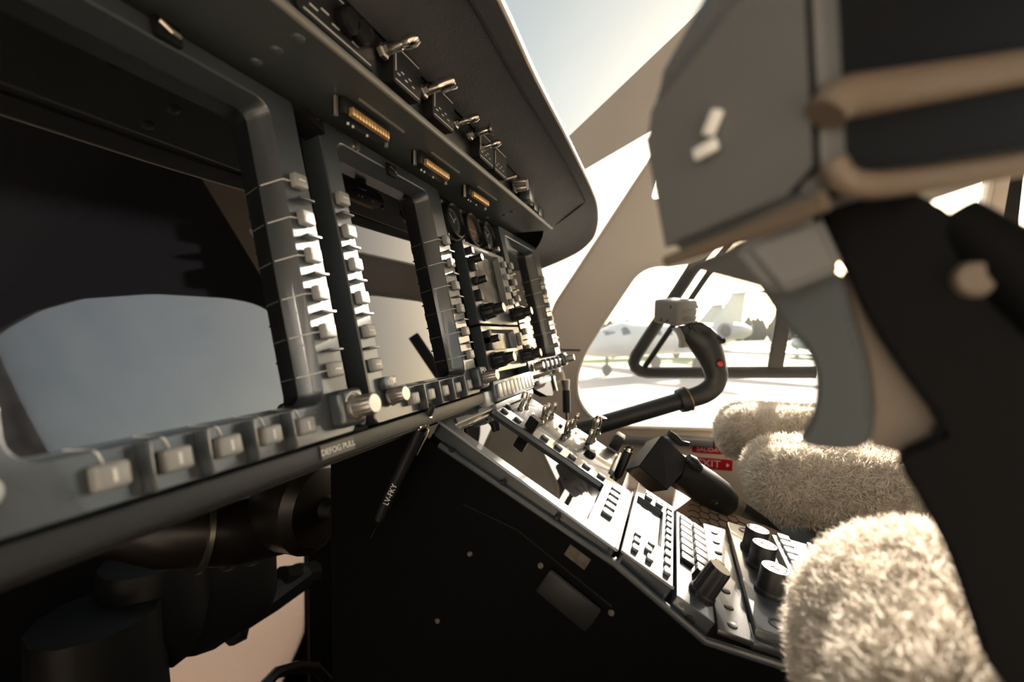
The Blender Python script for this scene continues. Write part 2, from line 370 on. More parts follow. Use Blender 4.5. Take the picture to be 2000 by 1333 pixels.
def light_plane(label, lat, dep):
    ax = (RT*.9+c0*.4).normalized(); t = thing('light_aircraft', label, 'aircraft', frame(RD(lat, dep), (ax.x, ax.y, 0), (-ax.y, ax.x, 0)))
    bm = B(); tube(bm, [(-1.6, 0, 1.0), (-1.2, 0, 1.05), (0, 0, 1.15), (2, 0, 1.2), (4.8, 0, 1.3)], [.12, .42, .55, .45, .12], 16, up=(0, 1, 0)); obj('fuselage', bm, 'jet', t)
    bm = B(); box(bm, (.4, 0, .95), (1.4, 9.6, .16), .05); obj('wing', bm, 'jet', t)
    bm = B(); prism(bm, [(4.0, 1.3), (4.6, 2.3), (5.1, 2.3), (5.0, 1.2)], -.05, .05, RX(math.pi/2)); obj('tail_fin', bm, 'jet', t)
    bm = B(); box(bm, (.1, 0, 1.62), (1.5, .8, .35), .12); obj('canopy', bm, 'jetdark', t)
    bm = B()
    for x, y in ((-.9, 0), (.6, 1.1), (.6, -1.1)): tube(bm, [(x, y, .9), (x, y, .2)], .05); lathe(bm, [(0, -.06), (.2, -.06), (.2, .06), (0, .06)], TR(x, y, .2) @ RX(math.pi/2), 12)
    obj('landing_gear', bm, 'tyre', t)
light_plane('small white light aircraft on the grass right of the upright window bar', 23.2, 36)
# ================================================================== COCKPIT SHELL
def yz(l): return [(y, z*KW) for y, z in l]
DOOR = yz([(-.286, .36), (-.15, .27), (-.05, .16), (.06, .155), (.092, .137), (.172, .023), (.223, -.055), (.246, -.117), (.247, -.173), (.226, -.214), (.193, -.243), (.15, -.252), (-.096, -.24), (-.308, -.226), (-.50, -.21), (-.54, -.16), (-.54, .30), (-.47, .37)])  # unseen top edge shaped to keep sun off the lower panel
DOOR = round_poly(DOOR, .025, 3)
LDOOR = round_poly(yz([(-.05, .20), (.06, .17), (.172, .023), (.2, -.05), (-.2, -.05), (-.2, .24)]), .03, 3)  # unseen left window cut small, others left out, to weaken side light
QUART = round_poly(yz([(-.02, .47), (.216, .373), (.5, .244), (.60, .10), (.55, -.05), (.36, -.05), (.317, -.003), (.292, .068), (.076, .352)]), .02, 3)
BROW = round_poly(yz([(.055, .297), (-.05, .297), (-.15, .38), (-.26, .47), (-.5, .50), (-.52, .68), (-.2, .60), (-.07, .46), (.0, .395), (.035, .36)]), .012, 3)  # lower edge and unseen bar beneath shaped for the sun patch on bezels
AFT = round_poly(yz([(-.60, .0), (-.575, .40), (-.62, .49), (-.705, .555), (-.956, .698), (-1.256, .831), (-1.48, .895), (-1.66, .92), (-2.0, .94), (-2.3, .88), (-2.3, .0)]), .05, 4)
OUT = yz([(1.05, -1.16), (1.05, -.11), (.236, .448), (-.062, .652), (-.25, .78), (-.565, .98), (-.565, -1.16)])
OUT2 = yz([(-.565, -1.16), (-.565, .98), (-.6, 1.0), (-2.6, 1.0), (-2.6, -1.16)])
M_WL = frame(W(-.29, 0, 0), (0, 1, 0), (.25, 0, 1))
for nm, M, x0, sg in (('wall_right', M_WALL, 1.15, 1), ('wall_left', M_WL, -.29, -1)):
    struct(obj(nm, plate([OUT, DOOR, QUART, BROW] if sg > 0 else [OUT, LDOOR, QUART], .03), 'cream', None, M @ TR(0, 0, .015*sg)))
    struct(obj('trim_%d' % (7 if sg > 0 else 8), plate([OUT2, AFT] if sg > 0 else [OUT2], .03), 'darklining', None, M @ TR(0, 0, .015*sg)))  # unseen aft lining darkened to cut bounce and display reflections
n = 0
for M, sg in ((M_WALL, 1), (M_WL, -1)):
    for P in ((QUART, DOOR, BROW, AFT) if sg > 0 else (QUART, LDOOR)):
        n += 1; cx = sum(p[0] for p in P)/len(P); cy = sum(p[1] for p in P)/len(P)
        P2 = [(cx+(x-cx)*1.0, cy+(y-cy)*1.0) for x, y in P]
        struct(obj('window_%d' % n, plate([P2], .003), 'pane', None, M @ TR(0, 0, .018*sg)))
# pale seal round the right door window
bm = B(); pts = [Vector((x, y, 0)) for x, y in DOOR]; tube(bm, pts+[pts[0], pts[1]], .006, 8, False); struct(obj('trim_1', bm, 'creamedge', None, M_WALL))
bm = B(); pts = [Vector((x, y, 0)) for x, y in QUART]; tube(bm, pts+[pts[0], pts[1]], .004, 8, False); struct(obj('trim_2', bm, 'creamedge', None, M_WALL))
# seam where the door post meets the lower panel
bm = B(); a = wal(1090, 683.5); b = wal(1133, 684); tube(bm, [(a[0], a[1], -.001), (b[0], b[1], -.001)], .0022, 6); struct(obj('trim_3', bm, 'frameblk', None, M_WALL))
def wallq(name, pts, m, th=.02):
    bm = B(); P = [Vector(p) for p in pts]; n_ = (P[1]-P[0]).cross(P[2]-P[0]).normalized()*th
    a = [bm.verts.new(p) for p in P]; b = [bm.verts.new(p+n_) for p in P]; k = len(P)
    bm.faces.new(a[::-1]); bm.faces.new(b)
    for i in range(k): bm.faces.new((a[i], a[(i+1) % k], b[(i+1) % k], b[i]))
    bmesh.ops.recalc_face_normals(bm, faces=bm.faces[:]); return struct(obj(name, bm, m))
def XR(z): return 1.15-.25*z
def XL(z): return -.29+.25*z
wallq('ceiling', [W(XL(1.), -.6, 1.), W(XR(1.), -.6, 1.), W(XR(1.), -2.6, 1.), W(XL(1.), -2.6, 1.)], 'headliner', -.02)
wallq('trim_6', [W(XL(.78), -.25, .78), W(XR(.78), -.25, .78), W(XR(1.), -.6, 1.), W(XL(1.), -.6, 1.)], 'headliner', -.02)
wallq('wall_back', [W(XL(-1.16), -2.6, -1.16), W(XR(-1.16), -2.6, -1.16), W(XR(1.), -2.6, 1.), W(XL(1.), -2.6, 1.)], 'darklining', -.02)
wallq('floor', [W(XL(-1.16), -2.6, -1.16), W(XR(-1.16), -2.6, -1.16), W(XR(-1.16), 1.05, -1.16), W(XL(-1.16), 1.05, -1.16)], 'floor', -.03)
# windshield in two panes with a centre post
def wsz(y): return .61-.685*y
M_WS = frame(W(.43, 1.05, -.109), (1, 0, 0), (0, -1, .685)); LS = math.hypot(1.30, .8905)
for k, (xa, xb, xc, xd) in enumerate(((.02, .745, .525, .02), (-.02, -.745, -.525, -.02))):
    struct(obj('window_%d' % (7+k), plate([[(xa, 0), (xb, 0), (xc, LS), (xd, LS)]], .004), 'wshield', None, M_WS))
bm = B(); box(bm, (0, LS/2, -.01), (.045, LS, .03), .006); struct(obj('trim_4', bm, 'headliner', None, M_WS))
bm = B(); box(bm, (0, LS-.01, -.015), (1.08, .06, .04), .01); struct(obj('trim_5', bm, 'headliner', None, M_WS))
# front wall with the chin window low down beyond the console
M_FR = frame(W(0, 1.05, 0), (1, 0, 0), (0, 0, 1))
CH = round_poly([(.50, -1.145), (1.075, -1.145), (1.075, -.60), (.60, -.60)], .03, 4)
struct(obj('wall_front', plate([[(XL(-1.16), -1.16), (XR(-1.16), -1.16), (XR(-.11), -.11), (XL(-.11), -.11)], CH], .02), 'recess', None, M_FR))
struct(obj('window_9', plate([CH], .004), 'chin', None, M_FR))
# sliding storm window frame in the door window
t = thing('storm_window', 'dark angular sliding window frame with slanted double bar in the side window', 'window frame', M_WALL)
def wbar(name, a, b, wdt, z=.02, th=.014):
    a = Vector(a); b = Vector(b); d = (b-a); L = d.length; bm = B(); box(bm, (0, 0, 0), (L, wdt, th), .003)
    return obj(name, bm, 'frameblk', t, TR((a.x+b.x)/2, (a.y+b.y)/2, z) @ RZ(math.atan2(d.y, d.x)))
def wl_(px, py): return Vector(wal(px, py))
rail = [wl_(1600, 733.5), wl_(1262, 733.5), wl_(1250, 731), wl_(1240, 724), wl_(1236, 714), wl_(1241, 700), wl_(1362, 515), wl_(1440, 395)]
bm = B(); tube(bm, [(p.x, p.y, .02) for p in rail], .0148, 4, True, flat=.5, up=(0, 0, 1)); obj('outer_rail', bm, 'frameblk', t)
wbar('inner_bar', wl_(1258, 722), wl_(1396, 520), .013); wbar('inner_bar', wl_(1396, 520), wl_(1450, 440), .013)
wbar('upright_bar', wl_(1517, 724), wl_(1536, 610), .031); wbar('upright_bar', wl_(1536, 610), wl_(1560, 460), .031)
# door furniture
o = obj('door_pull', box(B(), (0, 0, 0), (.115, .021, .022), .006), 'grey', None, M_WALL @ TR(*((wl_(1344, 858))), -.01)); tag(o, 'brushed grey pull handle with dark end below the side window', 'handle')
bm = B(); box(bm, (0, 0, 0), (.004, .018, .02), .001); obj('end_cap', bm, 'black', o, TR(-.0585, 0, 0))
bm = B(); box(bm, (0, 0, 0), (.1, .022, .016), .006); o = obj('sill_rail', bm, 'grey', None, M_WALL @ TR(*wl_(1235, 859), -.006)); tag(o, 'grey sill rail below the forward corner of the side window', 'rail')
def sign(name, label, x0, y0, x1, y1, s, size, al, outline=False):
    a = wl_(x0, y0); b = wl_(x1, y1); cx, cy = (a+b)/2; wd = abs(b.x-a.x); hg = abs(b.y-a.y)
    M = M_WALL @ TR(cx, cy, -.001) @ RY(math.pi)
    bm = plate([rrect(-wd/2, wd/2, -hg/2, hg/2, .003)], .0016); o = obj(name, bm, 'sign', None, M); tag(o, label, 'sign')
    obj('lettering', text_bm(s, size), 'signtext', o, TR(0, 0, .0009)); return o
sign('salida_sign', 'small red sign reading SALIDA below the window sill', 1352, 869, 1411, 888, 'SALIDA', .0150, 0)
sg = sign('exit_sign', 'red sign reading EXIT in white letters beside the sheepskin seat', 1338, 891, 1430, 920, 'EXIT', .0275, 0)
for s in (-1, 1):
    bm = B(); prism(bm, [(0, .006), (.006, 0), (0, -.006), (-.002, 0)], 0, .0003); obj('arrow', bm, 'signtext', sg, TR(s*.042, 0, .0009) @ (RZ(math.pi) if s < 0 else I4))
# footwell: rudder pedals of the far seat seen against the chin window
def PX(px, py, y=.86): return onY(px, py, y)
t = thing('rudder_pedals', 'black rudder pedal linkage silhouetted against the chin window', 'pedals', TR(*W(.8, .86, -.6)))
def objW(name, bm, m, parent, label=None):
    o = obj(name, bm, m, parent, None, label); o.matrix_local = wm(parent).inverted(); return o
def wm(o): return (wm(o.parent) @ o.matrix_parent_inverse if o.parent else I4) @ o.matrix_basis
bm = B(); tube(bm, [PX(590, 1125), PX(530, 1170), PX(470, 1215), PX(452, 1230)], [.034, .03, .022, .026], 10); objW('pedal_arm', bm, 'black', t)
bm = B(); tube(bm, [PX(470, 1215), PX(462, 1236), PX(452, 1240)], [.02, .026, .022], 10); objW('pedal_foot', bm, 'black', t)
bm = B(); tube(bm, [PX(610, 1120), PX(560, 1128), PX(548, 1128)], [.03, .025, .024], 10); objW('bracket', bm, 'black', t)
bm = B(); box(bm, PX(440, 1120, .8), (.2, .1, .24), .05); objW('pedal_box', bm, 'black', t)
bm = B(); tube(bm, [PX(300, 1090, .8), PX(300, 1200, .8), PX(345, 1225, .8), PX(365, 1200, .8)], [.07, .08, .06, .03], 12); objW('pedal_plate', bm, 'black', t)
bm = B(); tube(bm, [PX(190, 1200, .78), PX(200, 1400, .78)], [.075, .08], 12); objW('pedal_column', bm, 'black', t)
bm = B(); tube(bm, [PX(368, 1185, .8), PX(362, 1225, .8), PX(335, 1248, .8), PX(298, 1262, .8)], .008, 8); objW('return_bar', bm, 'black', t)
# air ducts under the panel
t = thing('air_duct', 'dark flexible air duct with clamps under the instrument panel', 'duct', TR(*onY(430, 1035, .5))); bm = B(); tube(bm, [onY(200, 1010, .55), onY(330, 1040, .5), onY(450, 1040, .47), onY(600, 1010, .45)], [.035, .036, .036, .04], 16); objW('hose', bm, 'duct', t)
for px, py in ((395, 1042), (450, 1040), (495, 1034)):
    a = onY(px-5, py+.5, .484); b = onY(px+5, py-.5, .482); bm = B(); tube(bm, [a, b], .041, 18); objW('clamp', bm, 'steel', t)
for px in (330, 560):
    a = onY(px, 1030, .48); bm = B(); box(bm, (a.x, a.y, (a.z+W(0, 0, -.1).z)/2), (.012, .004, abs(a.z-W(0, 0, -.1).z))); objW('hanger', bm, 'steel', t)
t = thing('blower_housing', 'round dark blower housing hanging under the panel by the console', 'blower', TR(*onY(590, 985, .42))); bm = B(); a = onY(590, 985, .42); lathe(bm, [(0, -.03), (.05, -.03), (.055, -.02), (.055, .02), (.045, .03), (.02, .034), (0, .034)], TR(*a) @ RX(math.pi/2), 24); objW('drum', bm, 'duct', t)
bm = B(); lathe(bm, [(0, .034), (.014, .036), (.012, .05), (0, .05)], TR(*a) @ RX(math.pi/2), 16); objW('hub', bm, 'black', t)
o = obj('footwell_hose', tube(B(), [PX(512, 1345, .8), PX(540, 1315, .8), PX(580, 1303, .8), PX(618, 1306, .8), PX(640, 1330, .8)], .012, 10), 'duct'); tag(o, 'curved ribbed hose at the bottom of the chin window', 'hose')

# ================================================================== INSTRUMENT PANEL
PANEL = thing('instrument_panel', 'dark main instrument panel structure with grey underside shelf and riveted lip', 'instrument panel', M_PAN)
obj('backplate', box(B(), (.33, .04, -.028), (.86, .235, .02)), 'recess', PANEL)
obj('lip_strip', box(B(), (.155, -.067, -.008), (.51, .010, .020), .0015), 'lip', PANEL)
obj('lip_flange', box(B(), (.155, -.0725, -.016), (.51, .004, .02), .001), 'black', PANEL)
obj('corner_bracket', box(B(), (.422, -.0695, -.008), (.022, .016, .02), .002), 'grey', PANEL, None, 'pale grey bracket')
obj('end_trim', box(B(), (.768, .03, -.02), (.016, .20, .02), .003), 'creamedge', PANEL, None, 'pale end strip')
p = obj('placard', box(B(), (.2035, -.0665, .0025), (.026, .0075, .0008)), 'placard', PANEL, None, 'small placard reading DEFOG PULL')
obj('lettering', text_bm('DEFOG PULL', .0046, .0001), 'mark', p, TR(.2035, -.0668, .003))
# shelf over the displays
def BX(name, x0, x1, y0, y1, z0, z1, m, parent, r=0., label=None):
    bm = B(); box(bm, W((x0+x1)/2, (y0+y1)/2, (z0+z1)/2), (x1-x0, y1-y0, z1-z0), r); return objW(name, bm, m, parent, label)
BX('shelf', -.12, .655, .174, .30, .150, .153, 'shelf', PANEL)
bm = B(); tube(bm, [W(-.12, .1735, .1522), W(.655, .1735, .1522)], .0022, 10); objW('shelf_edge', bm, 'shelfedge', PANEL, 'worn pale front edge')
rv = None
for px, py in ((583, 73), (540, 97), (500, 120), (985, 420), (1000, 413), (950, 425)):
    p = onZ(px, py, .15); bm = B(); lathe(bm, [(.0034, 0), (.003, -.0012), (.0015, -.002), (0, -.0022)], TR(*p), 12); objW('rivet', bm, 'shelf', PANEL)
for i, x in enumerate((.2625, .355, .449)):
    L = .049; bm = B(); box(bm, W(x, .2035, .1445), (L, .010, .011), .001); c_ = objW('connector', bm, 'black', PANEL, 'black plug connector with brass contacts')
    bm = B()
    for k in range(13): box(bm, W(x-L*.38+L*.76*k/12, .1975, .1415), (.0027, .004, .005), .0004)
    objW('contact_strip', bm, 'gold', c_)
    bm = B()
    for k in (0, 1, 4): tube(bm, [W(x-.012+k*.005, .206, .139), W(x-.012+k*.005, .206, .1375)], .0009, 8)
    objW('pin', bm, 'mark', c_)
    for s in (-1, 1):
        bm = B(); tube(bm, [W(x+s*(L/2+.002), .2035, .149), W(x+s*(L/2+.002), .2035, .137)], .0017, 8); objW('jack_screw', bm, 'steel', c_)
    bm = B(); box(bm, W(x+.008, .1925, .1492), (L*1.05, .0012, .0016)); objW('bracket_edge', bm, 'shelfedge', c_)
# ------------------------------------------------------------------ display units
def key_bm(w, h, d): bm = B(); box(bm, (0, 0, d/2), (w, h, d), min(w, h)*.16, I4, 3); return bm
KEYM = None
def add_key(parent, x, y, w, h, d, horiz, m='key', name='key'):
    k = obj(name, key_bm(w, h, d), m, parent, TR(x, y, 0))
    bm = B(); box(bm, (0, 0, d), (w*.5, h*.11, .0004) if horiz else (w*.11, h*.5, .0004)); obj('mark', bm, 'mark', k); return k
def copy_tree(o, parent, M):
    c = o.copy(); C.objects.link(c); c.parent = parent; c.matrix_local = M
    for ch in o.children:
        g = ch.copy(); C.objects.link(g); g.parent = c; g.matrix_local = ch.matrix_local.copy()
    return c
def knob_bm(r, l, taper=.92, n=36, fl=.06, base=True):
    bm = B(); pr = [(0, 0)]
    lathe(bm, ([(r*1.12, 0), (r*1.12, l*.12), (r, l*.16)] if base else [(r, 0)])+[(r*.98, l*.3), (r*taper, l*.92), (r*taper*.9, l), (0, l)], n=n, flute=fl); return bm
def add_knob(parent, x, y, z, r, l, m='knob', cap=True, name='knob', dual=None):
    k = obj(name, knob_bm(r, l), m, parent, TR(x, y, z))
    if cap: bm = B(); lathe(bm, [(r*.8, 0), (r*.78, .0004), (0, .0005)], n=24); obj('cap', bm, 'knobcap', k, TR(0, 0, l))
    if dual: d = obj('inner_knob', knob_bm(r*.68, dual), m, k, TR(0, 0, l)); 
    return k
def mfd(name, label, x0, x1, f0, f1, rk, lk, bk, pod, lknob, y0=-.061, y1=.147, glass='screen'):
    """display unit in panel coordinates: outer x0..x1, opening f0..f1; key columns, bottom keys and knobs"""
    t = thing(name, label, 'display', M_PAN @ TR(x0, y0, 0)); ox, oy = x0, y0
    q = lambda x, y: (x-ox, y-oy)
    A = (0, x1-x0, 0, y1-y0, .004); fy0, fy1 = -.0415-oy, .1375-oy
    bz = obj('bezel', ring_frame(B(), A, (f0-ox, f1-ox, fy0, fy1, .009), (f0-ox+.003, f1-ox-.004, fy0+.003, fy1-.003, .006), -.016), 'bezel', t)
    bm = B(); box(bm, ((f0+f1)/2-ox, (fy0+fy1)/2, -.0155), (f1-f0+.002, fy1-fy0+.002, .0012)); obj('screen', bm, glass, t)
    def column(x, fx, s):
        k0 = None
        for i in range(6):
            y = .0905-.0227*i; X, Y = q(x, y)
            if k0 is None: k0 = add_key(t, X, Y, .0098, .0088, .0052, True)
            else: copy_tree(k0, t, TR(X, Y, 0))
            bm = B(); F0 = fx-ox; tube(bm, [(F0-s*.0036, Y-.0008, -.0135), (F0-s*.0006, Y-.0005, -.001), (F0+s*.0004, Y-.0004, .0003), (X-s*.0045, Y, .0003)], .00042, 6); obj('tick_line', bm, 'mark', t)
            if i < 5:
                bm = B(); box(bm, (X+s*.001, Y-.01135, .0028), (.0115, .0014, .0062), .0004); obj('guard_fin', bm, 'bezel', t)
    if rk: column(rk, f1, 1)
    if lk: column(lk, f0, -1)
    k0 = None; n = len(bk)
    for i, x in enumerate(bk):
        X, Y = q(x, -.0505)
        if k0 is None: k0 = add_key(t, X, Y, .0105, .0088, .0056, False)
        else: copy_tree(k0, t, TR(X, Y, 0))
        Fy = fy0; bm = B(); tube(bm, [(X-.0035, Fy+.0026, -.0135), (X-.002, Fy+.0004, -.0008), (X-.0012, Fy-.0006, .0003), (X, Y+.0042, .0003)], .00042, 6); obj('tick_line', bm, 'mark', t)
        if i < n-1:
            xm = (x+bk[i+1])/2; bm = B(); box(bm, (xm-ox, Y-.0005, .0034), (.0016, .0185, .0074), .0005); obj('guard_fin', bm, 'bezel', t)
    if pod:
        X, Y = q(*pod[:2]); r, l = pod[2:]
        bm = B(); box(bm, (X, Y, .004), (.0195, .0215, .012), .0035, I4, 3); pd = obj('knob_pod', bm, 'bezel', t)
        bm = B(); tube(bm, [(X+.0072*math.cos(a), Y+.0010+.0072*math.sin(a), .0102) for a in [math.radians(20+i*14) for i in range(11)]], .0005, 6); obj('dial_arc', bm, 'mark', pd)
        add_knob(t, X+.0002, Y-.0006, .010, r, l)
    if lknob:
        X, Y = q(*lknob[:2]); add_knob(t, X, Y-.002, .002, *lknob[2:4])
        if len(lknob) > 4:
            bm = B(); box(bm, (X-.001, Y+.0075, .002), (.0145, .0085, .005), .0012); pl_ = obj('brightness_plate', bm, 'bezel', t); obj('lettering', text_bm('BRT', .0042, .0001), 'mark', pl_, TR(X-.001, Y+.0075, .0046))
    return t
bL = lambda a, p, n: [a+p*i for i in range(n)]
m1 = mfd('display_unit', 'largest blurred display on the left, nearest the viewer, with a grey arched reflection', .057, .2235, .074, .2035, .2127, .0655, bL(.0975, .0214, 5), (.2145, -.0462, .0066, .0135), (.0645, -.0445, .0055, .009))
m2 = mfd('display_unit', 'middle tall display with bright keys, BRT knob and window reflections', .243, .4085, .2585, .3845, .3965, .2503, bL(.2855, .0229, 5), (.4035, -.0468, .0062, .0125), (.2615, -.0435, .0058, .0115, 1), glass='screenb')
bm = B(); lathe(bm, [(.0042, 0), (.0042, .001), (.002, .0016), (0, .0016)], n=16); obj('sensor', bm, 'chrome', m2, TR(.282-.243, .142+.061, 0))
bm = B(); box(bm, (0, 0, .0008), (.012, .010, .003), .0006); lt = obj('latch', bm, 'recess', m2, TR(.3235-.243, .1365+.061, 0)); bm = B(); tube(bm, [(-.004, .002, .003), (0, -.0015, .004), (.004, -.001, .003)], .0011, 8); obj('latch_clip', bm, 'chrome', lt)
m4 = mfd('display_unit', 'far right display at the end of the panel beside the cream door post', .5715, .757, .588, .7255, .7375, .5805, bL(.622, .0255, 5), (.748, -.0485, .0062, .013), (.592, -.0475, .0058, .0125), glass='screenb')
bm = B(); box(bm, (0, 0, .0012), (.012, .010, .004), .0006); lt = obj('latch', bm, 'recess', m1, TR(.1475-.057, .1425+.061, 0)); bm = B(); tube(bm, [(-.004, .002, .004), (0, -.0015, .005), (.004, -.001, .004)], .0013, 8); obj('latch_clip', bm, 'chrome', lt)
bm = B(); mx, my = pan(664, 258)
for k in range(6): box(bm, (mx-.243+.0013*(k-3), my+.061+.0006*(k % 3-1), .0002), (.0009, .0016, .0003))
obj('maker_mark', bm, 'lcd', m2, None, 'small faint blue grey mark')
# dark clip in the gap between the two big displays
g = thing('mounting_clip', 'small black clip at the top of the dark gap between displays', 'clip', M_PAN @ TR(.235, .1395, 0)); bm = B(); prism(bm, [(-.009, .003), (-.002, .005), (.003, .0), (.009, .004), (.009, -.006), (.004, -.004), (-.004, -.002)], -.012, .004); obj('body', bm, 'recess', g)
g = thing('clamp_screw', 'round black mounting lug below the gap between displays', 'screw', M_PAN @ TR(.2345, -.056, -.010)); bm = B(); box(bm, (0, 0, 0), (.018, .016, .01), .003); obj('lug', bm, 'recess', g); obj('screw', screw_bm(.0042, .002), 'black', g, TR(0, 0, .005))
# ------------------------------------------------------------------ round gauges
def gauge(label, x, y, r, face, mode):
    t = thing('round_gauge', label, 'gauge', M_PAN @ TR(x, y, -.006), 'standby gauges')
    bm = B(); prism(bm, rrect(-r*1.12, r*1.12, -r*1.12, r*1.12, r*.55), -.012, .001, I4, .0008); obj('flange', bm, 'black', t)
    bm = B(); lathe(bm, [(r*.8, -.004), (r*.84, .005), (r*.92, .007), (r*1.0, .006), (r*1.03, .001)], n=40); obj('bezel_ring', bm, 'black', t)
    bm = B(); lathe(bm, [(r*.82, 0), (0, 0.0001)], n=40); obj('dial', bm, face, t, TR(0, 0, .0016))
    bm = B()
    for i in range(36):
        a = 2*math.pi*i/36; L = .13 if i % 3 else .2
        box(bm, (r*(.76-L/2), 0, .0019), (r*L, r*.022, .0003), 0, RZ(a))
    obj('graduations', bm, 'mark' if mode != 1 else 'paper', t)
    if mode == 1:
        bm = B(); box(bm, (0, 0, .0022), (r*1.2, r*.06, .0006)); box(bm, (-r*.1, -r*.35, .0022), (r*.7, r*.05, .0005), 0, RZ(.3)); obj('horizon_bar', bm, 'signtext', t)
        add = obj('cage_knob', knob_bm(r*.2, .011, n=16), 'blackknob', t, TR(r*.85, -r*.95, .002))
    else:
        for a, L in ((2.3, .62), (.6, .45)):
            bm = B(); prism(bm, [(-r*.12, -r*.03), (r*L*.8, -r*.045), (r*L, 0), (r*L*.8, r*.045), (-r*.12, r*.03)], .0024, .0029, RZ(a)); obj('needle', bm, 'mark', t)
        if mode == 0: bm = B(); tube(bm, [(r*.68*math.cos(a), r*.68*math.sin(a), .0021) for a in [math.radians(-80+i*12) for i in range(12)]], r*.03, 6); obj('colour_arc', bm, 'teal', t)
        else: obj('set_knob', knob_bm(r*.2, .01, n=16), 'knob', t, TR(r*.4, -r*.95, .002))
    for sx in (-1, 1):
        for sy in (-1, 1): obj('screw', screw_bm(r*.11, .0012), 'steel', t, TR(sx*r*.93, sy*r*.93, .0012))
    bm = B(); lathe(bm, [(r*.82, 0), (0, .0001)], n=32); obj('glass', bm, 'gaugeglass', t, TR(0, 0, .0048)); return t
gauge('left standby gauge with green arc and white needles', .4375, .1215, .0192, 'dial', 0)
gauge('middle standby gauge with amber horizon face', .4835, .1215, .0205, 'dialglass', 1)
gauge('right standby gauge with black face under the shelf', .5305, .1235, .0185, 'dial', 2)
# ------------------------------------------------------------------ two radio navigators stacked
def radio(label, y0, y1, small):
    x0, x1 = .431, .5525; t = thing('radio_navigator', label, 'radio', M_PAN @ TR(x0, y0, .004)); Wd = x1-x0; H = y1-y0
    sx0, sx1 = .016, Wd-.022; sy0 = .024
    obj('bezel', ring_frame(B(), (0, Wd, 0, H, .002), (sx0, sx1, sy0, H-.004, .0015), (sx0+.001, sx1-.003, sy0+.001, H-.009, .001), -.012), 'bezel', t)
    bm = B(); box(bm, ((sx0+sx1)/2, (sy0+H-.004)/2, -.0075), (sx1-sx0+.002, H-.004-sy0+.002, .001)); obj('screen', bm, 'screen2', t)
    n = 4 if not small else 3
    for i in range(n):
        y = sy0+.006+(H-sy0-.018)*i/(n-1)
        bm = B(); box(bm, (.0075, y, .003), (.0068, .0075 if i % 2 else .012, .008), .001); obj('side_key', bm, 'blackknob', t)
        bm = B(); box(bm, (Wd-.0095, y, .002), (.008, .0075, .005), .001); obj('side_key', bm, 'key', t)
    for y in ((H-.022, H-.045) if not small else (H-.016,)):
        obj('volume_knob', knob_bm(.0042, .014, n=20), 'blackknob', t, TR(.009, y, .001))
    k = obj('tuning_knob', knob_bm(.0088, .0125, n=28), 'blackknob', t, TR(.017, .0125, .001)); obj('inner_knob', knob_bm(.0062, .0105, n=24), 'blackknob', k, TR(0, 0, .0125))
    bm = B(); lathe(bm, [(.005, 0), (0, .0003)], n=20); obj('cap', bm, 'knobcap', k, TR(0, 0, .0231))
    k = obj('cursor_knob', knob_bm(.0085, .014, n=28), 'blackknob', t, TR(Wd-.0115, .0125, .001)); obj('inner_knob', knob_bm(.006, .0105, n=24), 'blackknob', k, TR(0, 0, .014)); bm = B(); lathe(bm, [(.0048, 0), (0, .0003)], n=20); obj('cap', bm, 'knobcap', k, TR(0, 0, .0246))
    for i in range(5):
        bm = B(); box(bm, (.034+.0125*i, .016, .0018), (.008, .0055, .004), .0008); obj('function_key', bm, 'key', t)
    return t
radio('upper square radio navigator with glaring screen under the gauges', .0075, .098, False)
radio('lower square radio navigator with bright screen above the annunciator row', -.0455, .0055, True)
t = thing('annunciator_panel', 'grey row of narrow annunciator lamps below the lower radio', 'annunciator', M_PAN @ TR(.432, -.0735, .004))
obj('housing', box(B(), (.061, .009, -.004), (.127, .0215, .012), .0012), 'bezel', t)
for i in range(10): bm = B(); box(bm, (.0065+.0122*i, .009, .0028), (.0108, .0145, .004), .0008); obj('lamp_cap', bm, 'grey', t)
obj('bottom_rail', box(B(), (.061, -.006, -.006), (.127, .006, .012), .001), 'grey', t)
# brackets and gas strut under the far right display
t = thing('support_bracket', 'black folded bracket with steel tab under the far right display', 'bracket', M_PAN @ TR(.63, -.078, 0))
bm = B(); prism(bm, [(-.05, .012), (.06, .012), (.06, -.006), (.03, -.02), (.0, -.016), (-.05, .0)], -.012, -.002); obj('web', bm, 'recess', t)
bm = B(); box(bm, (-.012, .006, .002), (.06, .006, .006), .001); obj('rail', bm, 'grey', t); bm = B(); box(bm, (.05, -.004, 0), (.008, .024, .003), .001); obj('tab', bm, 'steel', t)
t = thing('gas_strut', 'short black gas strut with steel ends below the panel corner', 'strut', TR(*onX(1105, 760, .86)))
bm = B(); tube(bm, [onX(1106, 762, .86), onX(1107, 806, .86)], .0075, 14); objW('cylinder', bm, 'black', t); bm = B(); tube(bm, [onX(1107, 806, .86), onX(1108, 828, .86)], .003, 8); objW('rod', bm, 'chrome', t)
bm = B(); tube(bm, [onX(1104, 742, .86), onX(1106, 762, .86)], [.009, .006], 12); objW('ball_end', bm, 'steel', t)
bm = B(); tube(bm, spl([onX(1086, 690, .86), onX(1092, 715, .86), onX(1100, 735, .86), onX(1096, 746, .86), onX(1075, 752, .86)], 5), .0035, 8); objW('cable', bm, 'creamedge', t)
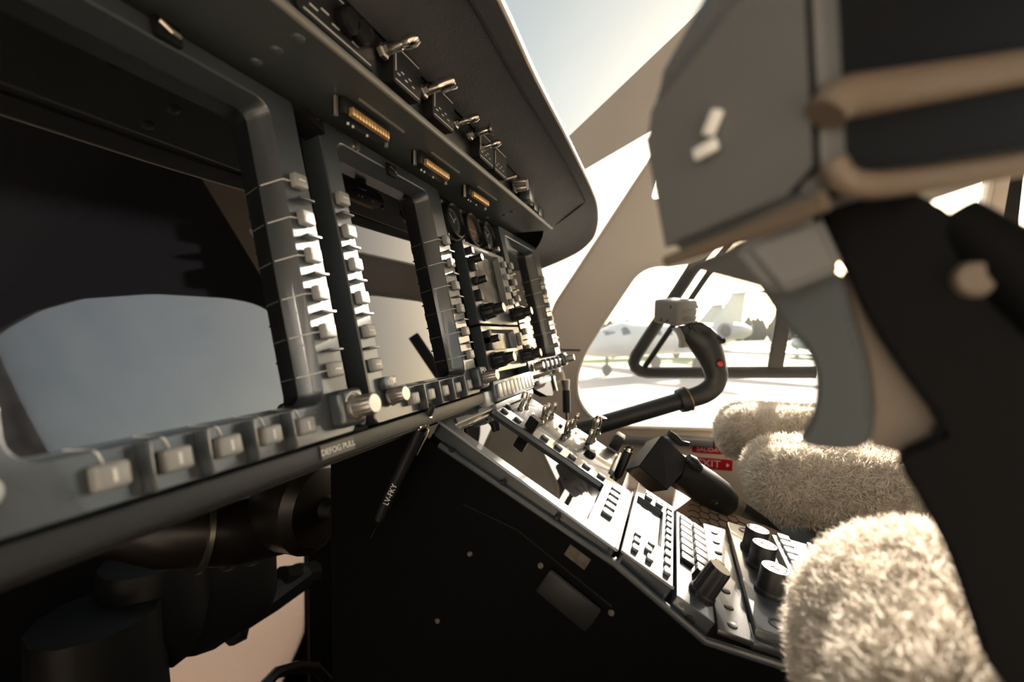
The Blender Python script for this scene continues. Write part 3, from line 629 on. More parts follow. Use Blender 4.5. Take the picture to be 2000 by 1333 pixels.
# ================================================================== GLARESHIELD
GL = thing('glareshield', 'padded grey leather glareshield hood overhanging the panel with stitched seam', 'glareshield', TR(*W(.4, .2, .2)))
E_ = spl([(-.35, .103, .2), (-.1, .103, .2), (.15, .103, .2), (.26, .1033, .2), (.35, .1073, .2), (.455, .109, .2), (.56, .1118, .2), (.64, .1148, .2005), (.715, .1195, .2005), (.775, .127, .196), (.82, .136, .186), (.845, .1475, .171), (.852, .168, .154), (.852, .195, .140), (.851, .2425, .1225), (.850, .30, .106)], 4)
I_ = spl([(-.35, .18, .192), (-.1, .18, .192), (.15, .18, .192), (.22, .18, .191), (.30, .18, .191), (.40, .18, .191), (.50, .18, .188), (.575, .18, .182), (.635, .183, .174), (.67, .19, .163), (.70, .2, .153), (.725, .213, .145), (.745, .226, .139), (.76, .238, .135), (.775, .26, .128), (.79, .30, .12)], 4)
NS = 9; loops = []
for e, i in zip(E_, I_):
    row = []
    for k in range(NS):
        u = k/(NS-1); p = i.lerp(e, u); p = p+Vector((0, 0, 1))*math.sin(u*math.pi)*.006; row.append(W(*p))
    e_out = e+Vector((.0, -.002, .006)); row.append(W(*e_out)); d = (e-i); back = e+Vector((.003, .004, .013)); row.append(W(*back))
    top = Vector((e.x-.0, max(e.y+.13, .42) if e.x < .8 else e.y+.16, max(e.z+.014-.05*max(0, 1), .15))); row.append(W(top.x if e.x < .84 else .84, top.y, top.z)); loops.append(row)
bm = B(); skin(bm, loops, False); obj_ = objW('hood', bm, 'leather', GL)
bm = B(); pts = [W(*(i.lerp(e, .80)+Vector((0, 0, .0028)))) for e, i in zip(E_, I_)]; k = int(len(pts)*.53)
path = pts[:k]+[W(*(I_[j].lerp(E_[j], .80-(j-k)*.105)+Vector((0, 0, .0045)))) for j in range(k, min(k+7, len(pts)))]
tube(bm, path, .0011, 6); objW('seam', bm, 'seam', GL)
bm = B(); tube(bm, [W(*(e+Vector((0, -.001, .002)))) for e in E_], .0022, 8); objW('edge_bead', bm, 'creamedge', GL, 'pale worn edge bead')
BX('core', -.35, .60, .19, .42, .156, .186, 'recess', GL); BX('nose_cover', -.35, .84, .40, .95, -.10, .148, 'recess', GL)  # core is an unseen body added against light leaking behind the switches
BX('end_core', .60, .80, .27, .42, .10, .15, 'recess', GL)
# ------------------------------------------------------------------ overhead switch strip on the shelf lip
SW = thing('switch_strip', 'long black switch strip with chrome toggles under the glareshield', 'switch panel', frame(W(0, .181, .157), (1, 0, 0), (0, 0, 1)))
# local: x right, y up, z out to the pilot
obj('face', box(B(), (.26, .0165, -.004), (.76, .034, .008), .001), 'black', SW); obj('lower_ledge', box(B(), (.26, -.001, .001), (.76, .004, .006), .0008), 'shelf', SW)
bm = B(); box(bm, (.26, .0012, .0043), (.74, .0006, .0004)); obj('ledge_edge', bm, 'grey', SW)
def sw(px, py): p = onY(px, py, .181); return p.x, p.z-ZC-.157
def module(px0, px1, mw=None):
    x0 = sw(px0, 100)[0]
for i_, (x0, x1) in enumerate(((.180, .243), (.2535, .287), (.304, .339), (.39, .425), (.427, .462))):
    pt = .0022 if i_ == 0 else .0085
    bm = B(); prism(bm, rrect(x0, x1, .005, .0315, .003), 0, pt); md = obj('switch_plate', bm, 'leatherblk', SW)
    bm = B(); L = x1-x0
    for y in (.0075, .029): box(bm, ((x0+x1)/2, y, .0002+pt), (L*.86, .0006, .0003))
    box(bm, (x0+L*.08, .019, .0002+pt), (.0006, .012, .0003)); obj('engraved_line', bm, 'mark', md)
    bm = B()
    for k in range(5): box(bm, (x0+L*(.18+.13*k), .012+.003*(k % 2), .0002+pt), (L*.09, .0007, .0003)); 
    obj('legend', bm, 'mark', md)
for px, py in ((655, 38), (680, 62)):
    x, y = sw(px, py); bm = B(); lathe(bm, [(.0075, 0), (.0075, .004), (.006, .006), (0, .006)], TR(x+.004, .019, .003), 20); obj('push_button', bm, 'recess', SW)
def toggle(parent, M, kind, s=1.0, label=None):
    bm = B(); lathe(bm, [(.0034*s, 0), (.0034*s, .0018*s), (.0026*s, .0026*s), (.0026*s, .0045*s)], n=6); t = obj('toggle', bm, 'steel', parent, M, label)
    if kind == 'bat': prof = [(.0020, .003), (.0021, .0098), (.0018, .0101), (.0018, .0105), (.0025, .0110), (.0028, .0135), (.0027, .016), (.0016, .0180), (0, .0185)]
    elif kind == 'cap': prof = [(.0020, .003), (.0020, .010), (.0034, .0102), (.0034, .0178), (.003, .0185), (0, .0186)]
    elif kind == 'mush': prof = [(.0014, .003), (.0026, .006), (.0024, .014), (.0042, .016), (.0043, .0172), (0, .0178)]
    else: prof = [(.0011, .003), (.0013, .006), (.0021, .013), (.0022, .0165), (.0014, .0183), (0, .0187)]
    bm = B(); lathe(bm, [(a*s, b*s) for a, b in prof], n=18); obj('lever', bm, 'chrome', t, RX(.06) @ RY(.1)); return t
for px, py, kd, s in ((735, 105, 'bat', 1.0), (815, 183, 'cap', 1.0), (879, 245, 'bat', .85), (908, 267, 'mush', .9), (927, 292, 'bat', .85)):
    x, y = sw(px, py); toggle(SW, TR(x, y, .0035) @ RX(-.25), kd, s*1.5)
x, y = sw(980, 352); bm = B(); tube(bm, [(x, y, .003), (x+.004, y+.004, .016)], .0015, 10); obj('lever_pin', bm, 'knob', SW)
x, y = sw(1000, 364); k = obj('fluted_knob', knob_bm(.0075, .016, n=28, fl=.12), 'knob', SW, TR(x, y, .003))
for i, x in enumerate((.56, .582, .604)): bm = B(); box(bm, (x, .011-.002*i, .003), (.017, .012, .006), .001); obj('blank_cover', bm, 'bezel', SW)
bm = B(); box(bm, (.535, .013, .008), (.022, .022, .014), .002); obj('relay_box', bm, 'bezel', SW)
# ================================================================== CENTRE CONSOLE
CON = thing('center_console', 'black centre console with sloping top and dark screwed side panel', 'console', TR(*W(.43, .1, -.4)))
# side silhouette in (y, z): top follows the slope, then flattens aft
top = [(.215, -.078), (.18, -.0925), (.04, -.1655), (-.02, -.2075), (-.07, -.2135), (-.42, -.222)]
bm = B(); prof = top+[(-.42, -1.155), (.29, -1.155), (.29, -.10)]
L0, L1 = .3255, .555
def conprism(name, prof, x0, x1, m, r=0., label=None):
    bm = B(); P = [(y, z+ZC) for y, z in prof]; prism(bm, P, x0, x1, Matrix(((0, 0, 1, 0), (1, 0, 0, 0), (0, 1, 0, 0), (0, 0, 0, 1))), r); return objW(name, bm, m, CON, label)
conprism('side_panel', prof, L0, .3283, 'sideblack', .0008)
low = [(y, z-.032) for y, z in top]
conprism('body', low+[(-.42, -1.155), (.285, -1.155), (.285, -.13)], .3285, L1, 'sideblack', .003)
# shoulder rail lit along the upper edge of the side
bm = B(); tube(bm, [W(.3262, y, z+.0005) for y, z in top[1:5]], .0028, 10); objW('edge_rail', bm, 'bezel', CON)
def side(px, py): return onX(px, py, .3252)
MSIDE = Matrix(((0, 0, -1, 0), (0, 1, 0, 0), (1, 0, 0, 0), (0, 0, 0, 1)))    # +z points to -X
for px, py, mt in ((855, 1213, 'boltdull'), (918, 1082, 'boltdull'), (1056, 1105, 'boltdull'), (1194, 1197, 'boltdull'), (882, 880, 'black'), (982, 943, 'black'), (1088, 1012, 'black')):
    p = side(px, py); o = obj('screw', screw_bm(.0024, .0016), mt, CON); o.matrix_local = wm(CON).inverted() @ TR(*p) @ MSIDE
p = side(1128, 1088); bm = B(); box(bm, (0, 0, .0004), (.0095, .0175, .0008)); o = obj('worn_label', bm, 'paper', CON, None, 'worn beige paper label'); o.matrix_local = wm(CON).inverted() @ TR(*p) @ MSIDE @ RZ(-.53+math.pi/2*0)
bm = B(); box(bm, (0, 0, .002), (.022, .045, .004), .002); o = obj('latch_plate', bm, 'black', CON); o.matrix_local = wm(CON).inverted() @ TR(*side(1110, 1170)) @ MSIDE @ RZ(-.55)
a, b, c_ = side(905, 985), side(1010, 1035), side(1195, 1185); bm = B(); tube(bm, [a, b, c_], .0009, 6); objW('panel_joint', bm, 'recess', CON)
# ------------------------------------------------------------------ flight management unit on the slope
XC = lambda px, py, off=0: con(px, py, off)
def cbox(name, x0, x1, y0, y1, z0, z1, m, parent, r=0., label=None): bm = B(); box(bm, ((x0+x1)/2, (y0+y1)/2, (z0+z1)/2), (x1-x0, y1-y0, z1-z0), r); return obj(name, bm, m, parent, None, label)
FM = thing('flight_management_unit', 'long tilted console unit with mirror-like screen and a row of small keys', 'console unit', M_CON)
X0, X1, Y0, Y1 = .3285, .453, .0035, .170
obj('bezel', ring_frame(B(), (X0, X1, Y0, Y1, .006), (.3415, .428, .030, .1605, .003), (.343, .4255, .031, .158, .002), -.012, 0), 'bezel', FM)
cbox('screen', .340, .429, .029, .161, -.0125, -.0045, 'screen', FM)
cbox('case', X0+.001, X1-.001, Y0+.001, Y1-.001, -.028, -.0122, 'sideblack', FM)
bm = B(); pr = [(.346, .1595), (.352, .1655), (.372, .1645), (.380, .1615), (.392, .1615), (.398, .1650), (.423, .1655), (.427, .1595)]
prism(bm, pr, 0, .0012, I4, .0004); obj('finger_plate', bm, 'grey', FM, None, 'pale notched strip')
bm = B(); pr = [(X0+.0005, Y1), (X1, Y1)]
for i in range(8):
    y = .150-.0163*i; bm = B(); box(bm, (.4385, y, .0012), (.0052, .0086, .0036), .0012); obj('line_key', bm, 'bezel', FM)
for i in range(5):
    x = .372+.0145*i; bm = B(); box(bm, (x, .0185, .0012), (.0098, .0098, .0036), .0012); obj('function_key', bm, 'bezel', FM)
bm = B(); tube(bm, [(X0+.0005, Y0, .0), (X1, Y0, .0)], .0012, 8); tube(bm, [(X0, Y0, .0), (X0, Y1, .0)], .0012, 8); obj('pale_edge', bm, 'grey', FM, None, 'pale line along the edge')  # grey line stands in for the bright reflection along this edge
bm = B(); lathe(bm, [(.003, -.004), (.0035, 0), (.0025, .002), (0, .0025)], TR(.3305, -.001, -.008), 12); obj('hold_screw', bm, 'chrome', FM)
# ------------------------------------------------------------------ switch panel right of it
SP = thing('toggle_panel', 'glossy switch panel crowded with chrome toggles right of the tilted screen', 'switch panel', M_CON @ TR(.462, .03, -.004))
def SPl(px, py): x, y = con(px, py, -.004); return x-.462, y-.03
obj('plate', box(B(), (.0445, .0665, -.002), (.089, .137, .004), .001), 'consoletop', SP); obj('case', box(B(), (.0445, .0665, -.014), (.087, .135, .02)), 'sideblack', SP)
for px, py, kd, s in ((1017, 800, 'cap', 1.15), (1029, 798, 'stick', 1.0), (1056, 827, 'stick', 1.15), (1064, 820, 'stick', 1.1), (1077, 817, 'stick', 1.05), (1100, 858, 'stick', 1.15), (1109, 852, 'stick', 1.1), (1121, 835, 'bat', 1.0), (1146, 876, 'stick', 1.2), (1155, 862, 'bat', 1.75), (1166, 850, 'mush', 1.4)):
    x, y = SPl(px, py); toggle(SP, TR(x, y, 0) @ RX(-.30) @ RY(-.1), kd, s)
bm = B(); rr = random.Random(5)
for px, py in ((1040, 808), (1066, 832), (1086, 838), (1094, 832), (1112, 868), (1124, 846), (1128, 852), (1135, 868), (1160, 880), (1150, 888), (1107, 876), (1140, 858)):
    x, y = SPl(px, py)
    for k in range(4): box(bm, (x+.0022*k-.003, y+.0012*(k % 2)-.0015, .0002), (.0010, .0026, .0003))
obj('legend', bm, 'mark', SP)
x, y = SPl(1095, 833); bm = B(); box(bm, (x, y, .0008), (.006, .004, .002), .0005); obj('lamp', bm, 'black', SP)
x, y = SPl(1012, 778); bm = B(); lathe(bm, [(.004, 0), (.0035, .0015), (0, .0018)], TR(x, y, 0), 14); obj('screw', bm, 'black', SP)
for px, py in ((985, 800), (1150, 892)):
    x, y = SPl(px, py); bm = B(); lathe(bm, [(.006, 0), (.006, .005), (.004, .007), (0, .007)], TR(x+.004, y, -.001), 16); obj('fastener', bm, 'black', SP)
x, y = SPl(1192, 866); bm = B(); box(bm, (x-.004, y-.006, .008), (.021, .013, .018), .0018); g = obj('rocker_switch', bm, 'black', SP); bm = B(); box(bm, (x-.004, y-.006, .0172), (.018, .0095, .0012), .0004); obj('rocker_cap', bm, 'key', g)
x, y = SPl(1198, 900); bm = B(); box(bm, (.052, -.0015, -.002), (.074, .004, .012), .001); obj('end_lip', bm, 'grey', SP)
CL = thing('cable_clip', 'small dark square clip standing on the right edge of the tilted screen', 'clip', M_CON @ TR(*con(1033, 840), 0)); bm = B(); prism(bm, [(-.005, -.006), (.006, -.006), (.008, .006), (-.002, .006)], .001, .014, I4, .0008); obj('body', bm, 'black', CL)
# ------------------------------------------------------------------ radio control head
RC = thing('radio_control_head', 'square console control head with small grey screen and right key column', 'console unit', M_CON @ TR(.334, -.041, 0)); 
obj('bezel', ring_frame(B(), (-.002, .153, 0, .0405, .002), (.046, .122, .011, .0385, .0015), (.047, .121, .0115, .0375, .001), -.012, 0), 'bezel', RC)
obj('screen', box(B(), (.084, .0247, -.006), (.077, .0275, .004)), 'lcd', RC); obj('case', box(B(), (.0755, .0203, -.02), (.153, .0388, .018)), 'sideblack', RC)
bm = B(); prism(bm, rrect(0, .151, .0012, .0393, .002), 0, .0003) if False else None; bm.free()
for i in range(10): bm = B(); box(bm, (.012+.0137*i, .0060, .0014), (.0092, .0052, .0034), .0008); obj('line_key', bm, 'bezel', RC)
for i in range(3):
    bm = B(); box(bm, (.013+.0125*i, .020+.002*(i % 2), .0014), (.008, .0055, .0034), .0008); obj('mode_key', bm, 'bezel', RC)
    bm = B(); box(bm, (.013+.0125*i, .032, .0014), (.008, .0055, .0034), .0008); obj('mode_key', bm, 'bezel', RC)
for i in range(4): bm = B(); box(bm, (.129+.006*(i // 2), .0165+.0115*(i % 2), .0014), (.0046, .0075, .0034), .0008); obj('page_key', bm, 'bezel', RC)
bm = B(); tube(bm, [(-.0018, 0, 0), (-.0018, .0405, 0), (.153, .0405, 0)], .0011, 8); obj('pale_edge', bm, 'grey', RC, None, 'pale line along the edge')  # paler grey line along two edges
# ------------------------------------------------------------------ keypad with two rows of keys and a big knob
KP = thing('keypad_unit', 'keypad with two columns of tan keys and one tall black knob', 'console unit', M_CON @ TR(.332, -.0735, -.0015))
obj('body', box(B(), (.077, .0148, -.008), (.158, .0285, .016), .0015), 'bezel', KP)
for j in range(2):
    for i in range(7): bm = B(); box(bm, (.058+.0135*i, .0075+.0135*j, .0018), (.0112, .0108, .004), .0008); obj('key', bm, 'key' if i > 1 else 'black', KP)
k = obj('tall_knob', knob_bm(.0088, .026, .94, 30, .05), 'blackknob', KP, TR(.022, .010, 0)); bm = B(); box(bm, (.007, .0, .0155), (.012, .005, .02), .001); obj('pointer', bm, 'blackknob', k)
bm = B(); lathe(bm, [(.0046, 0), (.004, .008), (0, .009)], TR(.043, .012, 0), 16); obj('small_knob', bm, 'black', KP)
o = obj('screw', screw_bm(.0034, .0016), 'black', KP); o.matrix_local = TR(-.002, .014, -.009) @ RY(-math.pi/2)
# ------------------------------------------------------------------ flat aft part: cover plates, rivets, knob unit, key unit
CP = thing('console_cover_plate', 'glossy riveted cover strip crossing the console in front of the knob unit', 'cover plate', M_FLAT)
obj('plate', box(B(), (.415, -.0115, -.002), (.178, .022, .004), .0008), 'consoletop', CP); obj('joint_plate', box(B(), (.3385, -.0325, -.003), (.022, .02, .004), .0006), 'consoletop', CP)
for i in range(8):
    x = .4865-.0215*i; bm = B(); lathe(bm, [(.0034, 0), (.003, .0008), (.0012, .0013), (0, .0014)], TR(x, -.0105, 0), 14); obj('rivet', bm, 'black', CP)
KN = thing('knob_unit', 'console panel with three round push knobs in a row', 'console unit', M_FLAT @ TR(.335, -.061, .003))
obj('body', box(B(), (.0895, .0195, -.006), (.180, .036, .016), .0012), 'bezel', KN)
for i, (x, y) in enumerate(((.054, .0195), (.0945, .0200), (.1255, .0205))):
    kn = obj('push_knob', lathe(B(), [(.0112, .002), (.0112, .0045), (.0100, .006), (.0098, .0215), (.0092, .0225), (.0080, .0226), (.0078, .0219), (0, .0219)], I4, 36), 'blackknob', KN, TR(x, y, 0))
    bm = B(); lathe(bm, [(.0074, .0222), (.0070, .0226), (0, .0227)], n=32); cp = obj('cap', bm, 'lcd', kn)
    bm = B(); tube(bm, [(-.003, -.002, .0228), (.003, -.002, .0228), (0, .0034, .0228), (-.003, -.002, .0228)], .0003, 6); obj('arrow_mark', bm, 'mark', kn)
for x, y in ((.013, .031), (.168, .031)):
    bm = B(); lathe(bm, [(.0058, .0021), (.0058, .0026), (.0044, .0026), (.004, .0022), (0, .0022)], TR(x, y-.009, 0), 20); obj('fastener', bm, 'black', KN)
for i in range(2): bm = B(); box(bm, (.030, .015-.0085*i, .0021), (.0085, .0052, .0006)); obj('legend', bm, 'placard', KN)
o = obj('screw', screw_bm(.004, .0016), 'black', KN); o.matrix_local = TR(-.0006, .016, -.004) @ RY(-math.pi/2)
KE = thing('key_unit', 'dark console panel with a column of six flat grey keys', 'console unit', M_FLAT @ TR(.335, -.130, .003))
obj('body', box(B(), (.0895, .033, -.006), (.180, .064, .016), .0012), 'bezel', KE)
for i in range(8): bm = B(); box(bm, (.174-.0146*i, .0555, .0032), (.0112, .0105, .0035), .0008); obj('key', bm, 'grey', KE)
bm = B(); box(bm, (.170, .030, .0032), (.013, .011, .004), .0008); obj('single_key', bm, 'key', KE)
bm = B(); tube(bm, [(.176, .032, .0035), (.176, -.01, .0035)], .003, 8); obj('pencil_groove', bm, 'recess', KE)
bm = B(); lathe(bm, [(.004, .002), (.002, .004), (.0015, .010), (.0022, .012), (0, .013)], TR(.164, .012, 0), 12); obj('latch', bm, 'steel', KE)
# map pocket net at the right of the console
NP = thing('net_pocket', 'hexagonal cord net pocket over tan backing right of the keypads', 'net', frame(W(.566, -.03, -.235), (0, -1, -.35), (1, 0, .25)))
obj('backing', box(B(), (0, 0.02, -.004), (.20, .12, .004)), 'seattan', NP)
bm = B(); h = .0075
for i in range(14):
    for j in range(9):
        cx = -.1+i*h*1.5; cy = -.035+j*h*1.732+(h*.866 if i % 2 else 0); P = [Vector((cx+h*.5*2*math.cos(math.radians(60*k))*.5, cy+h*.5*2*math.sin(math.radians(60*k))*.5, .002)) for k in range(4)]
        P = [Vector((cx+h*math.cos(math.radians(60*k)), cy+h*math.sin(math.radians(60*k)), .002)) for k in range(4)]
        if cx > -.012 and cy < .06: tube(bm, P, .0007, 4, False)
o = obj('net', bm, 'net', NP); o['kind'] = 'stuff'
# ================================================================== COLLECTIVE LEVER
CV = thing('collective_lever', 'black box headed lever with thick round barrel between console and sheepskin seat', 'lever', TR(*depth(1300, 905, .56)))
dp = lambda px, py, t: depth(px, py, t)
A = [dp(1293, 850, .575), dp(1248, 911, .545), dp(1303, 959, .535), dp(1351, 904, .565)]
off = dp(1268, 852, .66)-dp(1293, 850, .575)
off = (dp(1228, 914, .60)-A[1]); nrm = (A[1]-A[0]).cross(A[3]-A[0]).normalized(); nrm = nrm if nrm.dot(FW) > 0 else -nrm
off = (dp(1227, 915, .585)-A[1])+nrm*.01
bm = B(); a = [bm.verts.new(p) for p in A]; b = [bm.verts.new(p+off) for p in A]; bm.faces.new(a); bm.faces.new(b[::-1])
for i in range(4): bm.faces.new((a[i], a[(i+1) % 4], b[(i+1) % 4], b[i]))
bmesh.ops.recalc_face_normals(bm, faces=bm.faces[:]); bmesh.ops.bevel(bm, geom=bm.edges[:], offset=.0012, segments=2, affect='EDGES'); objW('head_box', bm, 'leatherblk', CV)
bm = B(); tube(bm, [dp(1315, 915, .575), dp(1340, 928, .58), dp(1375, 950, .585), dp(1400, 968, .59), dp(1416, 984, .592), dp(1421, 989, .593)], [.021, .0225, .0225, .0220, .0195, .0150], 24); objW('barrel', bm, 'leatherblk', CV)
bm = B(); tube(bm, [dp(1417, 985, .592), dp(1430, 991, .594), dp(1447, 1003, .596)], [.014, .0145, .014], 20); objW('knurled_collar', bm, 'steel', CV)
bm = B(); tube(bm, [dp(1440, 1000, .596), dp(1478, 1033, .59), dp(1510, 1068, .58), dp(1600, 1170, .55)], [.016, .019, .021, .024], 18); objW('boot', bm, 'black', CV)
bm = B(); q = [dp(1296, 852, .574), dp(1310, 851, .58), dp(1332, 868, .58), dp(1345, 870, .58), dp(1338, 873, .578), dp(1324, 874, .576)]
tube(bm, [dp(1306, 846, .576), dp(1318, 855, .578), dp(1330, 866, .579), dp(1346, 868, .58)], [.003, .0036, .003, .002], 8, flat=1.4); objW('thumb_lever', bm, 'black', CV)
bm = B(); tube(bm, [dp(1343, 896, .563), dp(1352, 905, .564), dp(1366, 917, .566)], [.006, .009, .006], 10); objW('hinge', bm, 'black', CV)
for px, py in ((1391, 977), (1400, 984)): bm = B(); lathe(bm, [(.002, 0), (.0015, .001), (0, .0012)], TR(*(dp(px, py, .5665))) @ FW.to_track_quat('-Z', 'Y').to_matrix().to_4x4(), 10); objW('barrel_screw', bm, 'chrome', CV)
# ================================================================== PENS
def pen(label, a, b, text=None, r=.0046, cm='black'):
    d = (a-b).normalized(); L = (a-b).length; t = thing('pen', label, 'pen', frame(b, d.orthogonal(), d.cross(d.orthogonal())))
    # local z runs from tip to cap
    M = wm(t); zl = (M.inverted().to_3x3() @ d); s = 1 if zl.z > 0 else -1
    z = lambda v: v*s
    bm = B(); lathe(bm, [(0, z(0)), (.0008, z(.0005)), (.0026, z(L*.135)), (.003, z(L*.14))], n=16); obj('tip', bm, 'chrome', t)
    bm = B(); lathe(bm, [(.0032, z(L*.14)), (r, z(L*.24)), (r*1.04, z(L*.6)), (r, z(L*.83))], n=20); obj('barrel', bm, cm, t)
    bm = B(); lathe(bm, [(r*1.02, z(L*.83)), (r*1.12, z(L*.845)), (r*1.12, z(L*.875)), (r*.95, z(L*.885)), (r*.95, z(L*.93)), (r*.8, z(L*.935))], n=20); obj('chrome_ring', bm, 'chrome', t)
    bm = B(); lathe(bm, [(r*.8, z(L*.935)), (r*.85, z(L*.97)), (r*.6, z(L)), (0, z(L*1.003))], n=18); obj('stylus_cap', bm, 'blackknob', t)
    return t, s, L, r
a = onX(843, 792, .305); b = onX(724, 1050, .305)
t, s_, L, r = pen('black ballpoint pen lettered LV-FKY hanging against the console side', a, b)
d = (a-b).normalized(); vn = (EYE-(a+b)/2); vn = (vn-d*vn.dot(d)).normalized(); xd = d
o = obj('lettering', text_bm('LV-FKY', .0062, .0001), 'mark', t); mid = b+(a-b)*.36
o.matrix_local = wm(t).inverted() @ frame(mid+vn*(r*1.05), d, vn.cross(d))
side_ = vn.cross(d).normalized(); bm = B(); tube(bm, [a-d*L*.15-side_*.006, a-d*L*.19-side_*.0065, a-d*L*.34-side_*.0058], [.0012, .0014, .001], 8); tube(bm, [a-d*L*.155, a-d*L*.155-side_*.0065], .0012, 8); objW('clip', bm, 'chrome', t)
a = onX(1231, 872, .575); b = onX(1200, 945, .560)
t, s_, L, r = pen('black pen with chrome top standing upright in its holder by the lever', a, b, r=.0052)
d = (a-b).normalized(); bm = B(); tube(bm, [a-d*.018+RT*-.006, a-d*.05+RT*-.0075], .0014, 8); objW('clip', bm, 'black', t)
# ================================================================== CONTROL STICKS
def c7(x, y, z=0.): return Vector(((x-1230)*.1112e-3, (1250-y)*.1112e-3, z))
def fp(x, y, z=0.): return Vector(((x-1397)*.927e-3, (710-y)*.927e-3, z))
def stick(label, px, py, dep, rot=I4, near=False):
    t = thing('control_stick', label, 'control stick', frame(depth(px, py, dep), RT, UP) @ rot)
    # local axes: x right in the photograph (aft), y up, z towards the left seat
    L = Vector((.85, .13, -.50)).normalized(); U = Vector((-.04, .97, .22)); U = (U-L*U.dot(L)).normalized(); Wd = U.cross(L).normalized()
    if Wd.x > 0: Wd = -Wd
    E0 = (c7(580, 290)+c7(580, 640))/2+Vector((0, 0, .014)); l, h, w_ = .055, .044, .058
    cen = E0+L*l/2+Wd*w_/2
    MH = Matrix((L, U, L.cross(U))).transposed().to_4x4(); MH.translation = cen
    sw_ = 1 if Wd.dot(L.cross(U)) > 0 else -1
    bm = B(); box(bm, (0, 0, 0), (l, h, w_), .006, I4, 3); hd = obj('head_housing', bm, 'head', t, MH)
    zs = -sw_*w_/2     # the side turned to the viewer
    bm = B(); box(bm, (.006, .0035, zs), (.040, .004, .005), .0018); box(bm, (.006, -.0085, zs), (.042, .004, .005), .0018); obj('side_ridge', bm, 'head', hd)
    bm = B(); box(bm, (.004, -.0175, zs*.99), (.046, .005, .004), .0015); obj('lower_ridge', bm, 'trig', hd)
    bm = B(); lathe(bm, [(.0088, 0), (.0088, .010), (.0075, .0125), (0, .0128)], TR(l/2-.001, .006, zs*.45) @ RY(math.pi/2), 20); obj('rear_button', bm, 'black', hd)
    for y, z in ((.012, .012), (-.014, .006), (-.014, -.008)):
        bm = B(); box(bm, (-l/2-.0002, y, z), (.0012, .0055, .0022), .0005); obj('slot', bm, 'recess', hd)
    # trigger: curved blade with a web behind
    tp = [(530, 680), (600, 745), (645, 830), (660, 900), (650, 990), (710, 985), (722, 900), (705, 810), (660, 730), (630, 680)]
    bm = B(); prism(bm, [tuple(c7(x, y).xy) for x, y in smooth_poly(tp, 3)], -.008, .008, I4, .001); obj('trigger_blade', bm, 'head', t)
    bm = B(); prism(bm, [tuple(c7(x, y).xy) for x, y in [(700, 760), (840, 900), (870, 960), (840, 995), (705, 985), (720, 890)]], -.0035, .0035, I4, .0008); obj('trigger_web', bm, 'trig', t)
    # strut, shell and grip as one rubbery body swept down the hand and round to the tube
    bm = B(); prism(bm, [tuple(c7(x, y).xy) for x, y in [(610, 640), (760, 630), (960, 830), (1000, 960), (930, 1060), (850, 980), (760, 900), (690, 790)]], -.009, .009, I4, .003); obj('front_strut', bm, 'stick', t)
    pth = [(1346, 643, 18), (1358, 656, 25), (1374, 668, 30), (1383, 684, 28), (1390, 700, 25.5), (1396, 720, 22.5), (1399, 736, 21.5), (1393, 754, 20.5), (1376, 768, 20), (1352, 777, 19), (1336, 781, 18.5)]
    q = spl([Vector((*fp(x, y), r*.927e-3)) for x, y, r in pth], 5)
    bm = B(); tube(bm, [Vector(v[:3]) for v in q], [v[3] for v in q], 20, True, flat=.80, up=(0, 0, 1)); obj('grip', bm, 'stick', t)
    bm = B(); sp = smooth_poly([(760, 640), (900, 580), (1060, 640), (1200, 765), (1330, 885), (1300, 925), (1120, 930), (960, 890), (850, 780)], 3)
    prism(bm, [tuple(c7(x, y).xy) for x, y in sp], -.017, .017, I4, .004); obj('thumb_shell', bm, 'stick', t)
    bm = B(); lathe(bm, [(.0045, 0), (.0045, .003), (.003, .0045), (0, .0048)], TR(*c7(1320, 880, .008)), 14); obj('trim_hat', bm, 'black', t)
    bm = B(); lathe(bm, [(.0072, -.002), (.0072, .001), (.006, .0015)], TR(0, 0, .0185), 20); obj('button_ring', bm, 'black', t)
    bm = B(); lathe(bm, [(.0056, 0), (.0052, .0018), (.0025, .0032), (0, .0036)], TR(0, 0, .0185), 18); obj('push_button', bm, 'red', t)
    bm = B(); tube(bm, [fp(1346, 778), fp(1337, 781), fp(1326, 784)], [.0215, .023, .0215], 12); obj('collar', bm, 'stick', t, None, 'ribbed collar')
    bm = B(); tube(bm, [fp(1344, 778.5), fp(1342.6, 779)], .0235, 24); obj('collar_ring', bm, 'gold', t)
    bm = B(); tube(bm, [fp(1336, 781), fp(1165, 832), fp(1120, 845), fp(1095, 870), fp(1090, 960), fp(1090, 1400)], [.0158, .0158, .017, .02, .025, .03], 20); obj('shaft', bm, 'stick', t)
    return t
st2 = stick('black curved stick grip with grey head and red button in front of the side window', 1397, 710, .824)
